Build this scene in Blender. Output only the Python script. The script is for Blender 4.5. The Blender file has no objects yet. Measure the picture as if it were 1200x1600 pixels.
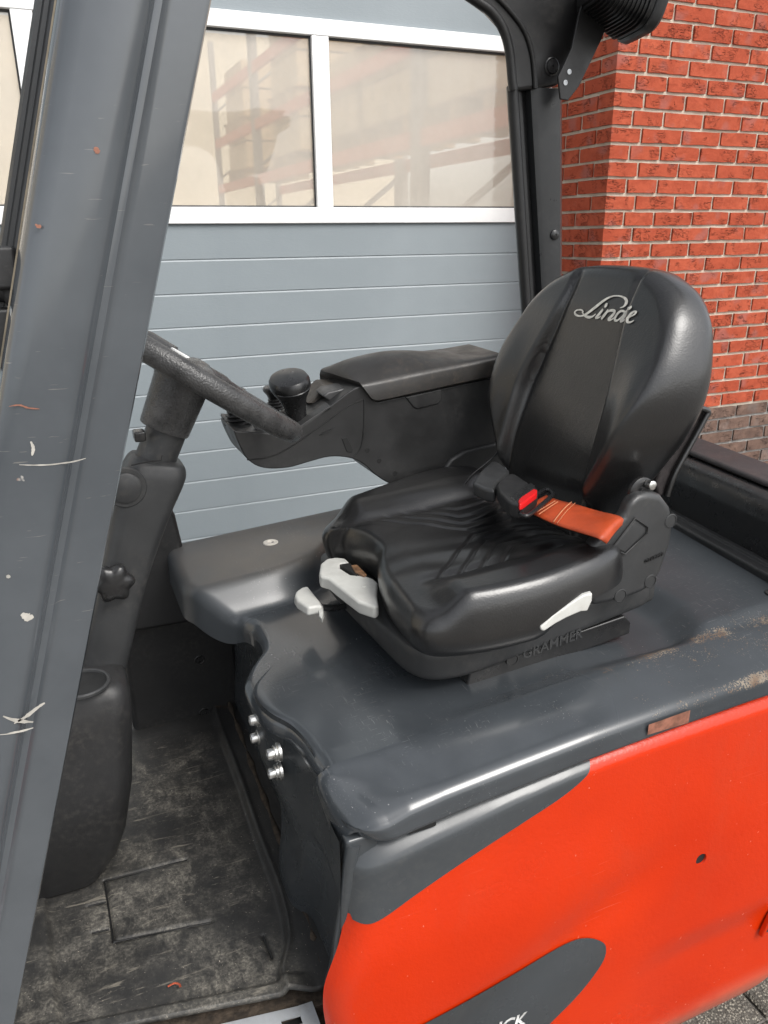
import bpy, bmesh, math, random
import numpy as np
from mathutils import Matrix, Vector
random.seed(7); np.random.seed(7)
SC = bpy.context.scene
COL = SC.collection

# ------------------------------------------------------------------ camera
FPX, CX, CY = 1216.0, 600.0, 800.0
_X = np.array([3050, 465, 1216.0]); _X /= np.linalg.norm(_X)
_D = np.array([39, -3400, 1216.0]); _U = -_D / np.linalg.norm(_D)
_U -= _X * (_U @ _X); _U /= np.linalg.norm(_U)
_Y = np.cross(_X, _U)
if _Y[2] < 0: _Y = -_Y
RR = np.array([_X, _Y, _U])                 # world = RR @ (right, up, forward)
EYE = np.array([0.0, 0.0, 1.70])
cam = bpy.data.cameras.new('camera'); camo = bpy.data.objects.new('camera', cam); COL.objects.link(camo)
cam.sensor_fit = 'VERTICAL'; cam.sensor_height = 24.0; cam.lens = FPX / 1600.0 * 24.0
cam.clip_start = 0.02; cam.clip_end = 2000
m3 = np.column_stack([RR[:, 0], RR[:, 1], -RR[:, 2]])
M = Matrix([list(m3[i]) + [EYE[i]] for i in range(3)] + [[0, 0, 0, 1]])
camo.matrix_world = M
SC.camera = camo

# ------------------------------------------------------------------ sky, sun, exposure
SUN_EL, SUN_AZ = math.radians(50), math.radians(155)      # azimuth clockwise from +Y
w = bpy.data.worlds.new('World'); SC.world = w; w.use_nodes = True
nt = w.node_tree; nt.nodes.clear()
sky = nt.nodes.new('ShaderNodeTexSky'); sky.sky_type = 'NISHITA'; sky.sun_disc = False
sky.sun_elevation = SUN_EL; sky.sun_rotation = SUN_AZ; sky.dust_density = 3.0; sky.air_density = 1.0; sky.ozone_density = 1.0
hs = nt.nodes.new('ShaderNodeHueSaturation'); hs.inputs['Saturation'].default_value = 0.22
bgn = nt.nodes.new('ShaderNodeBackground'); bgn.inputs['Strength'].default_value = 0.15
wo = nt.nodes.new('ShaderNodeOutputWorld')
nt.links.new(sky.outputs[0], hs.inputs['Color']); nt.links.new(hs.outputs[0], bgn.inputs[0]); nt.links.new(bgn.outputs[0], wo.inputs[0])
sl = bpy.data.lights.new('sun', 'SUN'); sl.energy = 1.0; sl.angle = math.radians(24); sl.color = (1.0, 0.97, 0.92)
so = bpy.data.objects.new('sun', sl); COL.objects.link(so)
sd = Vector((math.sin(SUN_AZ) * math.cos(SUN_EL), math.cos(SUN_AZ) * math.cos(SUN_EL), math.sin(SUN_EL)))
so.rotation_euler = sd.to_track_quat('Z', 'Y').to_euler()
SC.view_settings.view_transform = 'Standard'; SC.view_settings.look = 'None'
SC.view_settings.gamma = 1.0; SC.view_settings.use_curve_mapping = False
SC.view_settings.exposure = 0.85

# ------------------------------------------------------------------ helpers
def at(px, py, X=None, Y=None, Z=None):
    "photograph position -> point of the place on a plane of known X, Y or Z"
    r = RR @ np.array([(px - CX) / FPX, (CY - py) / FPX, 1.0])
    if X is not None: t = (X - EYE[0]) / r[0]
    elif Y is not None: t = (Y - EYE[1]) / r[1]
    else: t = (Z - EYE[2]) / r[2]
    return EYE + t * r

def link(name, me, mat=None, parent=None, kind=None):
    o = bpy.data.objects.new(name, me); COL.objects.link(o)
    if mat is not None and len(me.materials) == 0: me.materials.append(mat)
    if parent is not None:
        o.parent = parent
        o.matrix_parent_inverse = PINV.get(parent.name, Matrix.Identity(4))
    if kind: o['kind'] = kind
    return o
PINV = {}
def thing(name, loc, label, cat, group=None):
    o = bpy.data.objects.new(name, None); COL.objects.link(o); o.location = loc; o.empty_display_size = .1
    PINV[o.name] = Matrix.Translation(-Vector(loc))
    o['label'] = label; o['category'] = cat
    if group: o['group'] = group
    return o
def tag(o, label, cat, group=None):
    o['label'] = label; o['category'] = cat
    if group: o['group'] = group
    return o
def shade(me, angle=40):
    for p in me.polygons: p.use_smooth = True
    if angle is not None: me.set_sharp_from_angle(angle=math.radians(angle))
def mk(name, V, F, mat, parent=None, smooth=40, bevel=0, seg=3, sub=0, kind=None):
    me = bpy.data.meshes.new(name); me.from_pydata([tuple(map(float, v)) for v in V], [], F); me.update()
    bm = bmesh.new(); bm.from_mesh(me); bmesh.ops.recalc_face_normals(bm, faces=bm.faces); bm.to_mesh(me); bm.free()
    if smooth: shade(me, smooth if not bevel else 180)
    o = link(name, me, mat, parent, kind)
    if bevel:
        b = o.modifiers.new('bevel', 'BEVEL'); b.width = bevel; b.segments = seg; b.limit_method = 'ANGLE'; b.angle_limit = math.radians(35)
        o.modifiers.new('wn', 'WEIGHTED_NORMAL')
    if sub:
        s = o.modifiers.new('sub', 'SUBSURF'); s.levels = sub; s.render_levels = sub
    return o
def gridfaces(nr, nc, closed_c=False, skip=None):
    F = []
    for i in range(nr - 1):
        for j in range(nc if closed_c else nc - 1):
            if skip and skip(i, j): continue
            k = (j + 1) % nc
            F.append((i * nc + j, i * nc + k, (i + 1) * nc + k, (i + 1) * nc + j))
    return F
def box(name, lo, hi, mat, parent=None, bevel=0.003, seg=2, rot=None, kind=None):
    lo = np.array(lo, float); hi = np.array(hi, float)
    V = [[(lo, hi)[i][0], (lo, hi)[j][1], (lo, hi)[k][2]] for i in (0, 1) for j in (0, 1) for k in (0, 1)]
    if rot is not None:
        c = Vector((lo + hi) / 2); V = [tuple(rot @ (Vector(v) - c) + c) for v in V]
    F = [(0, 1, 3, 2), (4, 6, 7, 5), (0, 4, 5, 1), (2, 3, 7, 6), (0, 2, 6, 4), (1, 5, 7, 3)]
    return mk(name, V, F, mat, parent, bevel=bevel, seg=seg, kind=kind)
def prism(name, pts, off, mat, parent=None, bevel=0.004, seg=3, smooth=40):
    "closed outline (3D points) swept by a vector"
    n = len(pts); off = np.array(off, float)
    V = [np.array(p, float) for p in pts] + [np.array(p, float) + off for p in pts]
    F = [tuple(range(n)), tuple(range(2 * n - 1, n - 1, -1))] + [(i, (i + 1) % n, n + (i + 1) % n, n + i) for i in range(n)]
    return mk(name, V, F, mat, parent, bevel=bevel, seg=seg, smooth=smooth)
def frame_of(d):
    d = np.array(d, float); d /= np.linalg.norm(d)
    a = np.array([0, 0, 1.0]) if abs(d[2]) < .9 else np.array([1.0, 0, 0])
    u = np.cross(a, d); u /= np.linalg.norm(u); v = np.cross(d, u)
    return u, v, d
def lathe(name, base, axis, prof, mat, parent=None, n=32, smooth=35, mod=None, caps=True):
    "profile [(r, t)] turned round an axis; mod(angle, t) scales the radius"
    u, v, d = frame_of(axis); base = np.array(base, float); V = []; F = []
    for r, t in prof:
        for k in range(n):
            a = 2 * math.pi * k / n; rr = r * (mod(a, t) if mod else 1)
            V.append(base + d * t + u * rr * math.cos(a) + v * rr * math.sin(a))
    F = gridfaces(len(prof), n, True)
    if caps: F.append(tuple(range(n))); F.append(tuple(range((len(prof) - 1) * n, len(prof) * n)))
    return mk(name, V, F, mat, parent, smooth=smooth)
def catmull(P, n):
    P = np.array(P, float); m = len(P); out = []
    for i in range(m - 1):
        p0, p1, p2, p3 = P[max(i - 1, 0)], P[i], P[i + 1], P[min(i + 2, m - 1)]
        for k in range(n):
            t = k / n
            out.append(.5 * ((2 * p1) + (-p0 + p2) * t + (2 * p0 - 5 * p1 + 4 * p2 - p3) * t * t + (-p0 + 3 * p1 - 3 * p2 + p3) * t ** 3))
    out.append(P[-1]); return np.array(out)
def catclosed(P, n):
    P = np.array(P, float); m = len(P); out = []
    for i in range(m):
        p0, p1, p2, p3 = P[i - 1], P[i], P[(i + 1) % m], P[(i + 2) % m]
        for k in range(n):
            t = k / n
            out.append(.5 * ((2 * p1) + (-p0 + p2) * t + (2 * p0 - 5 * p1 + 4 * p2 - p3) * t * t + (-p0 + 3 * p1 - 3 * p2 + p3) * t ** 3))
    return np.array(out)
def tube(name, path, rad, mat, parent=None, n=16, smooth=60, flat=1.0):
    path = np.array(path, float); m = len(path); V = []
    rad = [rad] * m if np.isscalar(rad) else rad
    T = np.gradient(path, axis=0); u, v, _ = frame_of(T[0])
    for i in range(m):
        d = T[i] / np.linalg.norm(T[i]); u = u - d * (u @ d); u /= np.linalg.norm(u); v = np.cross(d, u)
        for k in range(n):
            a = 2 * math.pi * k / n
            V.append(path[i] + rad[i] * (u * math.cos(a) + v * math.sin(a) * flat))
    F = gridfaces(m, n, True) + [tuple(range(n)), tuple(range((m - 1) * n, m * n))]
    return mk(name, V, F, mat, parent, smooth=smooth)
def loft(name, secs, mat, parent=None, smooth=60, caps=True, bevel=0):
    n = len(secs[0]); V = [p for s in secs for p in s]
    F = gridfaces(len(secs), n, True)
    if caps: F += [tuple(range(n)), tuple(range((len(secs) - 1) * n, len(secs) * n))]
    return mk(name, V, F, mat, parent, smooth=smooth, bevel=bevel)
def pillow(name, outline, cen, rings, mapf, mat, parent=None, hfn=None, smooth=70):
    "closed outline (u,v) shrunk ring by ring; hfn(u,v) is added from ring weight w"
    n = len(outline); V = []
    for s, d, wgt in rings:
        for p in outline:
            q = cen + (p - cen) * s
            V.append(mapf(q[0], q[1], d + (wgt * hfn(q[0], q[1]) if hfn else 0)))
    F = gridfaces(len(rings), n, True)
    F += [tuple(range(n)), tuple(range((len(rings) - 1) * n, len(rings) * n))]
    return mk(name, V, F, mat, parent, smooth=smooth)
def sstep(a, b, x):
    t = np.clip((np.asarray(x, float) - a) / (b - a), 0, 1); return t * t * (3 - 2 * t)
def text(name, body, mat, parent, origin, ux, uy, size, depth=.001, shear=0.0, bold=0.0, align='LEFT', normal=None):
    cu = bpy.data.curves.new(name, 'FONT'); cu.body = body; cu.size = 1.0; cu.extrude = 0.5; cu.shear = shear; cu.offset = bold; cu.align_x = align
    cu.resolution_u = 3
    t = bpy.data.objects.new('tmp_text', cu); COL.objects.link(t)
    bpy.context.view_layer.update()
    me = bpy.data.meshes.new_from_object(t); bpy.data.objects.remove(t)
    ux = Vector(ux).normalized(); uy = Vector(uy).normalized(); nz = ux.cross(uy) if normal is None else Vector(normal)
    o0 = Vector(origin)
    for vtx in me.vertices:
        c = vtx.co.copy(); vtx.co = o0 + ux * c.x * size + uy * c.y * size + nz * c.z * depth * 2
    me.materials.clear(); me.name = name
    return link(name, me, mat, parent)

# ------------------------------------------------------------------ materials
def newmat(name):
    m = bpy.data.materials.new(name); m.use_nodes = True; t = m.node_tree
    b = t.nodes['Principled BSDF']; return m, t, b
def noise(t, scale, detail=4, rough=.55, vec=None, dist=0):
    n = t.nodes.new('ShaderNodeTexNoise'); n.inputs['Scale'].default_value = scale; n.inputs['Detail'].default_value = detail
    n.inputs['Roughness'].default_value = rough; n.inputs['Distortion'].default_value = dist
    if vec is not None: t.links.new(vec, n.inputs['Vector'])
    return n.outputs['Fac']
def pos(t, scale=None):
    g = t.nodes.new('ShaderNodeTexCoord').outputs['Object']
    if scale:
        mp = t.nodes.new('ShaderNodeMapping'); mp.inputs['Scale'].default_value = scale; t.links.new(g, mp.inputs['Vector']); return mp.outputs[0]
    return g
def rng(t, val, a, b, c=0.0, d=1.0, smooth=True):
    n = t.nodes.new('ShaderNodeMapRange'); n.interpolation_type = 'SMOOTHSTEP' if smooth else 'LINEAR'
    t.links.new(val, n.inputs['Value'])
    for k, v in zip(('From Min', 'From Max', 'To Min', 'To Max'), (a, b, c, d)): n.inputs[k].default_value = v
    return n.outputs['Result']
def mth(t, op, a, b=None):
    n = t.nodes.new('ShaderNodeMath'); n.operation = op
    for i, x in enumerate((a, b)):
        if x is None: continue
        if isinstance(x, (int, float)): n.inputs[i].default_value = x
        else: t.links.new(x, n.inputs[i])
    return n.outputs[0]
def mix(t, fac, a, b):
    n = t.nodes.new('ShaderNodeMix'); n.data_type = 'RGBA'
    if isinstance(fac, (int, float)): n.inputs['Factor'].default_value = fac
    else: t.links.new(fac, n.inputs['Factor'])
    for key, c in ((6, a), (7, b)):
        if isinstance(c, tuple): n.inputs[key].default_value = (*c, 1)
        else: t.links.new(c, n.inputs[key])
    return n.outputs[2]
def bump(t, b, h, strength=.2, dist=.002):
    n = t.nodes.new('ShaderNodeBump'); n.inputs['Strength'].default_value = strength; n.inputs['Distance'].default_value = dist
    t.links.new(h, n.inputs['Height']); t.links.new(n.outputs[0], b.inputs['Normal']); return n
def setc(t, b, c):
    if isinstance(c, tuple): b.inputs['Base Color'].default_value = (*c, 1)
    else: t.links.new(c, b.inputs['Base Color'])
def setr(t, b, r):
    if isinstance(r, (int, float)): b.inputs['Roughness'].default_value = r
    else: t.links.new(r, b.inputs['Roughness'])
def sep(t, v):
    n = t.nodes.new('ShaderNodeSeparateXYZ'); t.links.new(v, n.inputs[0]); return n.outputs
def simple(name, c, rough=.5, metal=0.0, var=.25, vscale=8, bs=0, bscale=300, bd=.001, dust=0.0, dustc=(.32, .29, .25), spec=.5, detail=2):
    "colour with large soft variation, dust flecks and fine relief"
    m, t, b = newmat(name); P = pos(t)
    n1 = noise(t, vscale, 5, .6, P)
    col = mix(t, rng(t, n1, .3, .7), tuple(x * (1 - var) for x in c), tuple(min(1, x * (1 + var)) for x in c))
    if dust:
        f1 = rng(t, noise(t, 5, 6, .65, P), .42, .72); f2 = rng(t, noise(t, 90, 3, .6, P), .4, .75)
        col = mix(t, mth(t, 'MULTIPLY', mth(t, 'MULTIPLY', f1, f2), dust), col, dustc)
    setc(t, b, col)
    setr(t, b, rng(t, noise(t, vscale * 3, 4, .6, P), .25, .75, max(.02, rough - .08), min(1, rough + .1)))
    b.inputs['Metallic'].default_value = metal; b.inputs['Specular IOR Level'].default_value = spec
    if bs: bump(t, b, noise(t, bscale, detail, .5, P), bs, bd)
    return m
def scratches(t, P, scale, lo, hi, stretch=(1, 12, 12)):
    mp = t.nodes.new('ShaderNodeMapping'); mp.inputs['Scale'].default_value = stretch
    mp.inputs['Rotation'].default_value = (.3, .5, .7); t.links.new(P, mp.inputs['Vector'])
    return rng(t, noise(t, scale, 3, .5, mp.outputs[0], .4), lo, hi)

# dark slate paint of the hood
def hood_material():
    m, t, b = newmat('slate_grey_hood_paint'); P = pos(t); X, Y, Z = sep(t, P)
    base = mix(t, rng(t, noise(t, 4, 5, .6, P), .3, .7), (.036, .041, .046), (.050, .056, .062))
    # brownish dust mixed with a painted reflection sheen on the high shelf
    dust_sheen = mth(t, 'MULTIPLY', rng(t, Z, 1.03, 1.055), rng(t, noise(t, 9, 6, .6, P), .25, .6, .35, 1))
    dust_sheen = mth(t, 'MULTIPLY', dust_sheen, rng(t, Y, 1.40, 1.46))
    dust_sheen = mth(t, 'MULTIPLY', dust_sheen, rng(t, X, .7, .5))
    base = mix(t, mth(t, 'MULTIPLY', dust_sheen, .38), base, (.20, .165, .125))
    # pale specks everywhere
    sp = mth(t, 'MULTIPLY', rng(t, noise(t, 260, 1, .5, P), .74, .80), rng(t, noise(t, 7, 4, .6, P), .45, .65))
    base = mix(t, mth(t, 'MULTIPLY', sp, .6), base, (.42, .42, .42))
    # worn speckled edges on the rear of the side band
    e1 = mth(t, 'MULTIPLY', rng(t, Y, .862, .878), rng(t, Y, .905, .888))
    e2 = mth(t, 'MULTIPLY', rng(t, Y, .7775, .780), rng(t, Y, .797, .786))
    e3 = mth(t, 'MULTIPLY', rng(t, Y, .80, .83), rng(t, Y, .90, .87))
    ed = mth(t, 'MAXIMUM', mth(t, 'MAXIMUM', e1, e2), mth(t, 'MULTIPLY', e3, .42))
    wn = mth(t, 'ADD', noise(t, 380, 3, .65, P), mth(t, 'MULTIPLY', noise(t, 16, 4, .7, P), .55))
    thr = mth(t, 'SUBTRACT', wn, mth(t, 'MULTIPLY', mth(t, 'MULTIPLY', ed, mth(t, 'MULTIPLY', rng(t, X, .55, 1.05), rng(t, noise(t, 11, 4, .6, P), .30, .60))), .27))
    wear = mth(t, 'MULTIPLY', rng(t, thr, .575, .50), rng(t, X, .50, .70))
    wear = mth(t, 'MULTIPLY', wear, rng(t, Y, .96, .91))
    base = mix(t, mth(t, 'MULTIPLY', wear, .62), base, mix(t, rng(t, noise(t, 40, 2, .5, P), .35, .65), (.20, .125, .075), (.33, .27, .20)))
    # light scuffs
    sc = mth(t, 'MULTIPLY', mth(t, 'MAXIMUM', scratches(t, P, 26, .64, .70, (1, 22, 22)), scratches(t, P, 20, .64, .70, (20, 2, 14))), rng(t, noise(t, 6, 3, .6, P), .45, .62))
    base = mix(t, mth(t, 'MULTIPLY', sc, .20), base, (.35, .34, .33))
    setc(t, b, base)
    r = rng(t, noise(t, 5, 2, .5, P), .25, .75, .16, .27)
    r = mth(t, 'ADD', r, rng(t, X, .60, .95, 0, .22)); r = mth(t, 'ADD', r, rng(t, Y, 1.33, 1.43, 0, .17)); r = mth(t, 'ADD', r, mth(t, 'MULTIPLY', wear, .4)); r = mth(t, 'ADD', r, mth(t, 'MULTIPLY', dust_sheen, .12)); setr(t, b, r)
    t.links.new(mth(t, 'MULTIPLY', rng(t, X, .95, .55, .04, .55), rng(t, Y, 1.43, 1.33, .08, 1)), b.inputs['Coat Weight']); b.inputs['Coat Roughness'].default_value = .12; t.links.new(rng(t, X, .95, .60, .22, .5), b.inputs['Specular IOR Level'])
    bump(t, b, noise(t, 420, 2, .5, P), .06, .0006)
    return m
def pillar_material():
    m, t, b = newmat('slate_grey_pillar_paint'); P = pos(t)
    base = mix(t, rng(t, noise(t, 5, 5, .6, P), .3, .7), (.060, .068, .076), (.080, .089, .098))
    chip = rng(t, noise(t, 34, 3, .5, P), .775, .79)
    base = mix(t, mth(t, 'MULTIPLY', chip, .9), base, mix(t, rng(t, noise(t, 60, 1, .5, P), .45, .6), (.40, .38, .35), (.24, .10, .06)))
    sc = mth(t, 'MULTIPLY', scratches(t, P, 14, .70, .73, (2, 2, 26)), rng(t, noise(t, 4, 2, .5, P), .52, .6))
    base = mix(t, mth(t, 'MULTIPLY', sc, .22), base, (.42, .38, .32))
    setc(t, b, base); setr(t, b, rng(t, noise(t, 6, 5, .7, P), .3, .7, .10, .22))
    b.inputs['Coat Weight'].default_value = .6; b.inputs['Coat Roughness'].default_value = .06
    bump(t, b, noise(t, 7, 2, .5, P), .08, .006)
    return m
def red_material():
    m, t, b = newmat('orange_red_paint'); P = pos(t); X, Y, Z = sep(t, P)
    base = mix(t, rng(t, noise(t, 3, 5, .6, P), .3, .7), (.50, .024, .002), (.56, .030, .0025))
    low_pale = mth(t, 'MULTIPLY', rng(t, Z, .31, .23), rng(t, noise(t, 6, 4, .6, P), .25, .6, .4, 1))  # paler towards the bottom edge, broken up by noise
    base = mix(t, mth(t, 'MULTIPLY', low_pale, .45), base, (.50, .24, .16))
    sp = mth(t, 'MULTIPLY', rng(t, noise(t, 120, 1, .5, P), .77, .80), .6)
    base = mix(t, mth(t, 'MULTIPLY', sp, .5), base, (.70, .35, .25))
    sm_ = mth(t, 'MULTIPLY', rng(t, noise(t, 7, 6, .7, pos(t, (1, 1, .45))), .50, .75), .28); base = mix(t, sm_, base, (.42, .05, .02))
    sk_ = mth(t, 'MULTIPLY', mth(t, 'MULTIPLY', scratches(t, P, 9, .69, .72, (1, 20, 30)), rng(t, noise(t, 3, 2, .5, P), .55, .7)), .25); base = mix(t, sk_, base, (.75, .20, .12))
    setc(t, b, base); setr(t, b, rng(t, noise(t, 5, 4, .6, P), .3, .7, .20, .28)); b.inputs['Specular IOR Level'].default_value = .36
    big = mth(t, 'MULTIPLY', noise(t, 110, 2, .5, P), rng(t, noise(t, 5, 2, .5, P), .4, .6, .5, 1.0))
    bump(t, b, mth(t, 'ADD', big, mth(t, 'MULTIPLY', noise(t, 300, 2, .5, P), .4)), .30, .0022)
    return m
def leather_material():
    m, t, b = newmat('black_vinyl_leather'); P = pos(t)
    base = mix(t, rng(t, noise(t, 6, 5, .6, P), .35, .7), (.0075, .0075, .008), (.0130, .0128, .0125))
    sc = scratches(t, P, 18, .68, .74, (2, 10, 10)); base = mix(t, mth(t, 'MULTIPLY', sc, .10), base, (.22, .2, .18))
    setc(t, b, base); setr(t, b, rng(t, noise(t, 7, 3, .55, P), .3, .7, .29, .38)); b.inputs['Specular IOR Level'].default_value = .6; b.inputs['Coat Weight'].default_value = .4; b.inputs['Coat Roughness'].default_value = .20
    v = t.nodes.new('ShaderNodeTexVoronoi'); v.inputs['Scale'].default_value = 330; t.links.new(P, v.inputs['Vector'])
    wr = noise(t, 38, 4, .6, pos(t, (1, 1.6, 1)), 1.2)
    h = mth(t, 'ADD', mth(t, 'MULTIPLY', v.outputs['Distance'], .35), mth(t, 'MULTIPLY', wr, .9)); bump(t, b, h, .27, .0016)
    return m
def mat_rubber():
    m, t, b = newmat('dirty_rubber_mat'); P = pos(t); X, Y, Z = sep(t, P)
    base = mix(t, rng(t, noise(t, 7, 5, .6, P), .3, .7), (.021, .021, .0208), (.033, .0325, .0315))
    big = rng(t, noise(t, 5.5, 7, .65, P, .3), .36, .62)
    mask = mth(t, 'MULTIPLY', rng(t, X, .27, .17), rng(t, Y, 1.72, 1.52))
    st = rng(t, noise(t, 24, 9, .78, pos(t, (1.5, 1, 1)), .35), .32, .80)
    fine = rng(t, noise(t, 190, 3, .7, P), .35, .7)
    d = mth(t, 'MULTIPLY', mth(t, 'MULTIPLY', big, mask), mth(t, 'MULTIPLY', st, mth(t, 'ADD', mth(t, 'MULTIPLY', fine, .7), .3)))
    base = mix(t, mth(t, 'MINIMUM', mth(t, 'MULTIPLY', d, 1.25), .95), base, (.29, .268, .225))
    for ro, sc_, lo_ in ((.6, 9, .60), (-.5, 11, .61), (1.4, 8, .62)):
        mp = t.nodes.new('ShaderNodeMapping'); mp.inputs['Rotation'].default_value = (0, 0, ro); mp.inputs['Scale'].default_value = (1, 9, 1); t.links.new(P, mp.inputs['Vector'])
        k = mth(t, 'MULTIPLY', rng(t, noise(t, sc_, 6, .7, mp.outputs[0], .6), lo_, lo_ + .10), mask); base = mix(t, mth(t, 'MULTIPLY', k, .6), base, (.27, .245, .20))
    sp = rng(t, noise(t, 330, 1, .5, P), .735, .78); base = mix(t, mth(t, 'MULTIPLY', sp, mth(t, 'ADD', mth(t, 'MULTIPLY', big, .7), .25)), base, (.45, .40, .33))
    rust = mth(t, 'MULTIPLY', rng(t, noise(t, 17, 4, .6, P), .58, .68), rng(t, Y, 1.66, 1.72)); base = mix(t, rust, base, (.10, .055, .03))
    setc(t, b, base); setr(t, b, mth(t, 'ADD', mth(t, 'MULTIPLY', d, .35), rng(t, noise(t, 12, 4, .6, P), .3, .7, .36, .55)))
    bump(t, b, mth(t, 'ADD', noise(t, 60, 5, .65, P), mth(t, 'MULTIPLY', d, .6)), .22, .003)
    return m
def brick_material(name, cols, cr):
    m, t, b = newmat(name); P = pos(t)
    oi = t.nodes.new('ShaderNodeObjectInfo')
    va = t.nodes.new('ShaderNodeVectorMath'); va.operation = 'MULTIPLY_ADD'
    cmb = t.nodes.new('ShaderNodeCombineXYZ')
    for k, s in enumerate((37.0, 91.0, 53.0)): t.links.new(mth(t, 'MULTIPLY', oi.outputs['Random'], s), cmb.inputs[k])
    t.links.new(P, va.inputs[0]); va.inputs[1].default_value = (1, 1, 1); t.links.new(cmb.outputs[0], va.inputs[2]); Q = va.outputs[0]
    c = mix(t, rng(t, oi.outputs['Random'], 0, 1, 0, 1, False), cols[0], cols[1])
    c = mix(t, rng(t, noise(t, 22, 6, .7, Q), .35, .7), c, cols[2])
    # burnt greyish patches on some bricks
    pr = mth(t, 'MULTIPLY', rng(t, noise(t, 9, 2, .5, Q), .56, .72), .5); c = mix(t, pr, c, cols[3])
    # creases of hand-formed bricks, their shadow painted darker into the colour
    mp = t.nodes.new('ShaderNodeMapping'); mp.inputs['Scale'].default_value = (1, 1, 3.4); t.links.new(Q, mp.inputs['Vector'])
    n = noise(t, 17, 5, .62, mp.outputs[0], 1.5)
    ridge = mth(t, 'ABSOLUTE', mth(t, 'SUBTRACT', n, .5)); crease = rng(t, ridge, .0, .020, 1, 0)
    gate = rng(t, noise(t, 15, 2, .5, Q), .50, .64); crease = mth(t, 'MULTIPLY', crease, gate)
    c = mix(t, mth(t, 'MULTIPLY', crease, cr), c, tuple(x * .35 for x in cols[2]))
    lime = rng(t, noise(t, 60, 3, .7, Q), .70, .76); c = mix(t, mth(t, 'MULTIPLY', lime, .45), c, (.62, .52, .44))
    setc(t, b, c); setr(t, b, .88); b.inputs['Specular IOR Level'].default_value = .2
    h = mth(t, 'SUBTRACT', mth(t, 'MULTIPLY', noise(t, 60, 6, .7, Q), .7), mth(t, 'MULTIPLY', crease, 1.0)); bump(t, b, h, 1.0, .006)
    return m
def mortar_material():
    m, t, b = newmat('sandy_mortar'); P = pos(t); X, Y, Z = sep(t, P)
    c = mix(t, rng(t, noise(t, 14, 6, .7, P), .3, .7), (.48, .42, .335), (.61, .545, .45))
    c = mix(t, rng(t, Z, .91, .88), c, mix(t, rng(t, noise(t, 20, 5, .7, P), .3, .7), (.22, .21, .20), (.34, .33, .31)))
    setc(t, b, c); setr(t, b, .95); b.inputs['Specular IOR Level'].default_value = .1
    bump(t, b, noise(t, 170, 5, .7, P), .8, .003); return m
def door_material():
    m, t, b = newmat('grey_door_coating'); P = pos(t)
    c = mix(t, rng(t, noise(t, 1.6, 5, .6, P), .3, .7), (.225, .258, .275), (.252, .286, .304))
    c = mix(t, mth(t, 'MULTIPLY', rng(t, noise(t, 20, 4, .6, pos(t, (1, 1, .15))), .6, .75), .25), c, (.20, .23, .25))
    setc(t, b, c); setr(t, b, .42)
    bump(t, b, noise(t, 60, 4, .6, pos(t, (1, 1, 3.5))), .35, .0018); return m
def pane_material():
    m, t, b = newmat('hazy_window_acrylic'); t.nodes.remove(b); P = pos(t)
    out = t.nodes['Material Output']
    tr = t.nodes.new('ShaderNodeBsdfTransparent'); tr.inputs[0].default_value = (.92, .90, .86, 1)
    df = t.nodes.new('ShaderNodeBsdfDiffuse'); df.inputs[0].default_value = (.66, .60, .52, 1)
    gl = t.nodes.new('ShaderNodeBsdfGlossy'); gl.inputs['Roughness'].default_value = .03; gl.inputs[0].default_value = (.9, .9, .9, 1)
    m1 = t.nodes.new('ShaderNodeMixShader'); m2 = t.nodes.new('ShaderNodeMixShader')
    haze = rng(t, noise(t, 2.2, 5, .6, P), .25, .75, .38, .50); t.links.new(haze, m1.inputs[0])
    t.links.new(tr.outputs[0], m1.inputs[1]); t.links.new(df.outputs[0], m1.inputs[2])
    fr = t.nodes.new('ShaderNodeFresnel'); fr.inputs[0].default_value = 1.5
    t.links.new(mth(t, 'MULTIPLY', fr.outputs[0], 1.4), m2.inputs[0]); t.links.new(m1.outputs[0], m2.inputs[1]); t.links.new(gl.outputs[0], m2.inputs[2])
    t.links.new(m2.outputs[0], out.inputs['Surface'])
    wv = t.nodes.new('ShaderNodeBump'); wv.inputs['Strength'].default_value = .12; wv.inputs['Distance'].default_value = .02
    t.links.new(noise(t, 2.5, 2, .5, P), wv.inputs['Height']); t.links.new(wv.outputs[0], gl.inputs['Normal'])
    return m

M_HOOD = hood_material(); M_PILLAR = pillar_material(); M_RED = red_material(); M_LEATHER = leather_material(); M_MAT = mat_rubber()
M_BRICK = brick_material('red_hand_formed_brick', ((.38, .072, .034), (.46, .100, .050), (.34, .062, .030), (.30, .13, .115)), .55)
M_BROWN = brick_material('brown_plinth_brick', ((.15, .094, .072), (.20, .128, .098), (.11, .070, .056), (.20, .165, .15)), .6)
M_MORTAR = mortar_material(); M_DOOR = door_material(); M_PANE = pane_material()
M_WHITE = simple('white_frame_paint', (.80, .80, .79), .35, var=.03, vscale=6, dust=.12)
M_BLACK = simple('black_textured_plastic', (.017, .017, .0175), .46, var=.2, vscale=7, bs=.22, bscale=520, bd=.0008, dust=.10)
M_BLACKS = simple('black_smooth_plastic', (.016, .016, .0165), .30, var=.15, vscale=9, bs=.08, bscale=250, bd=.0006, dust=.05)
M_CHAR = simple('charcoal_plastic', (.032, .033, .034), .44, var=.18, vscale=7, bs=.2, bscale=600, bd=.0008, dust=.10)
M_CONSOLE = simple('charcoal_console_plastic', (.022, .022, .022), .40, var=.25, vscale=10, bs=.15, bscale=420, bd=.0008, dust=.10, dustc=(.20, .19, .18))
M_PAD = simple('dusty_armrest_pad', (.030, .028, .026), .40, var=.25, vscale=8, bs=.12, bscale=500, bd=.0006, dust=.22, dustc=(.30, .22, .15))
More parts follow.
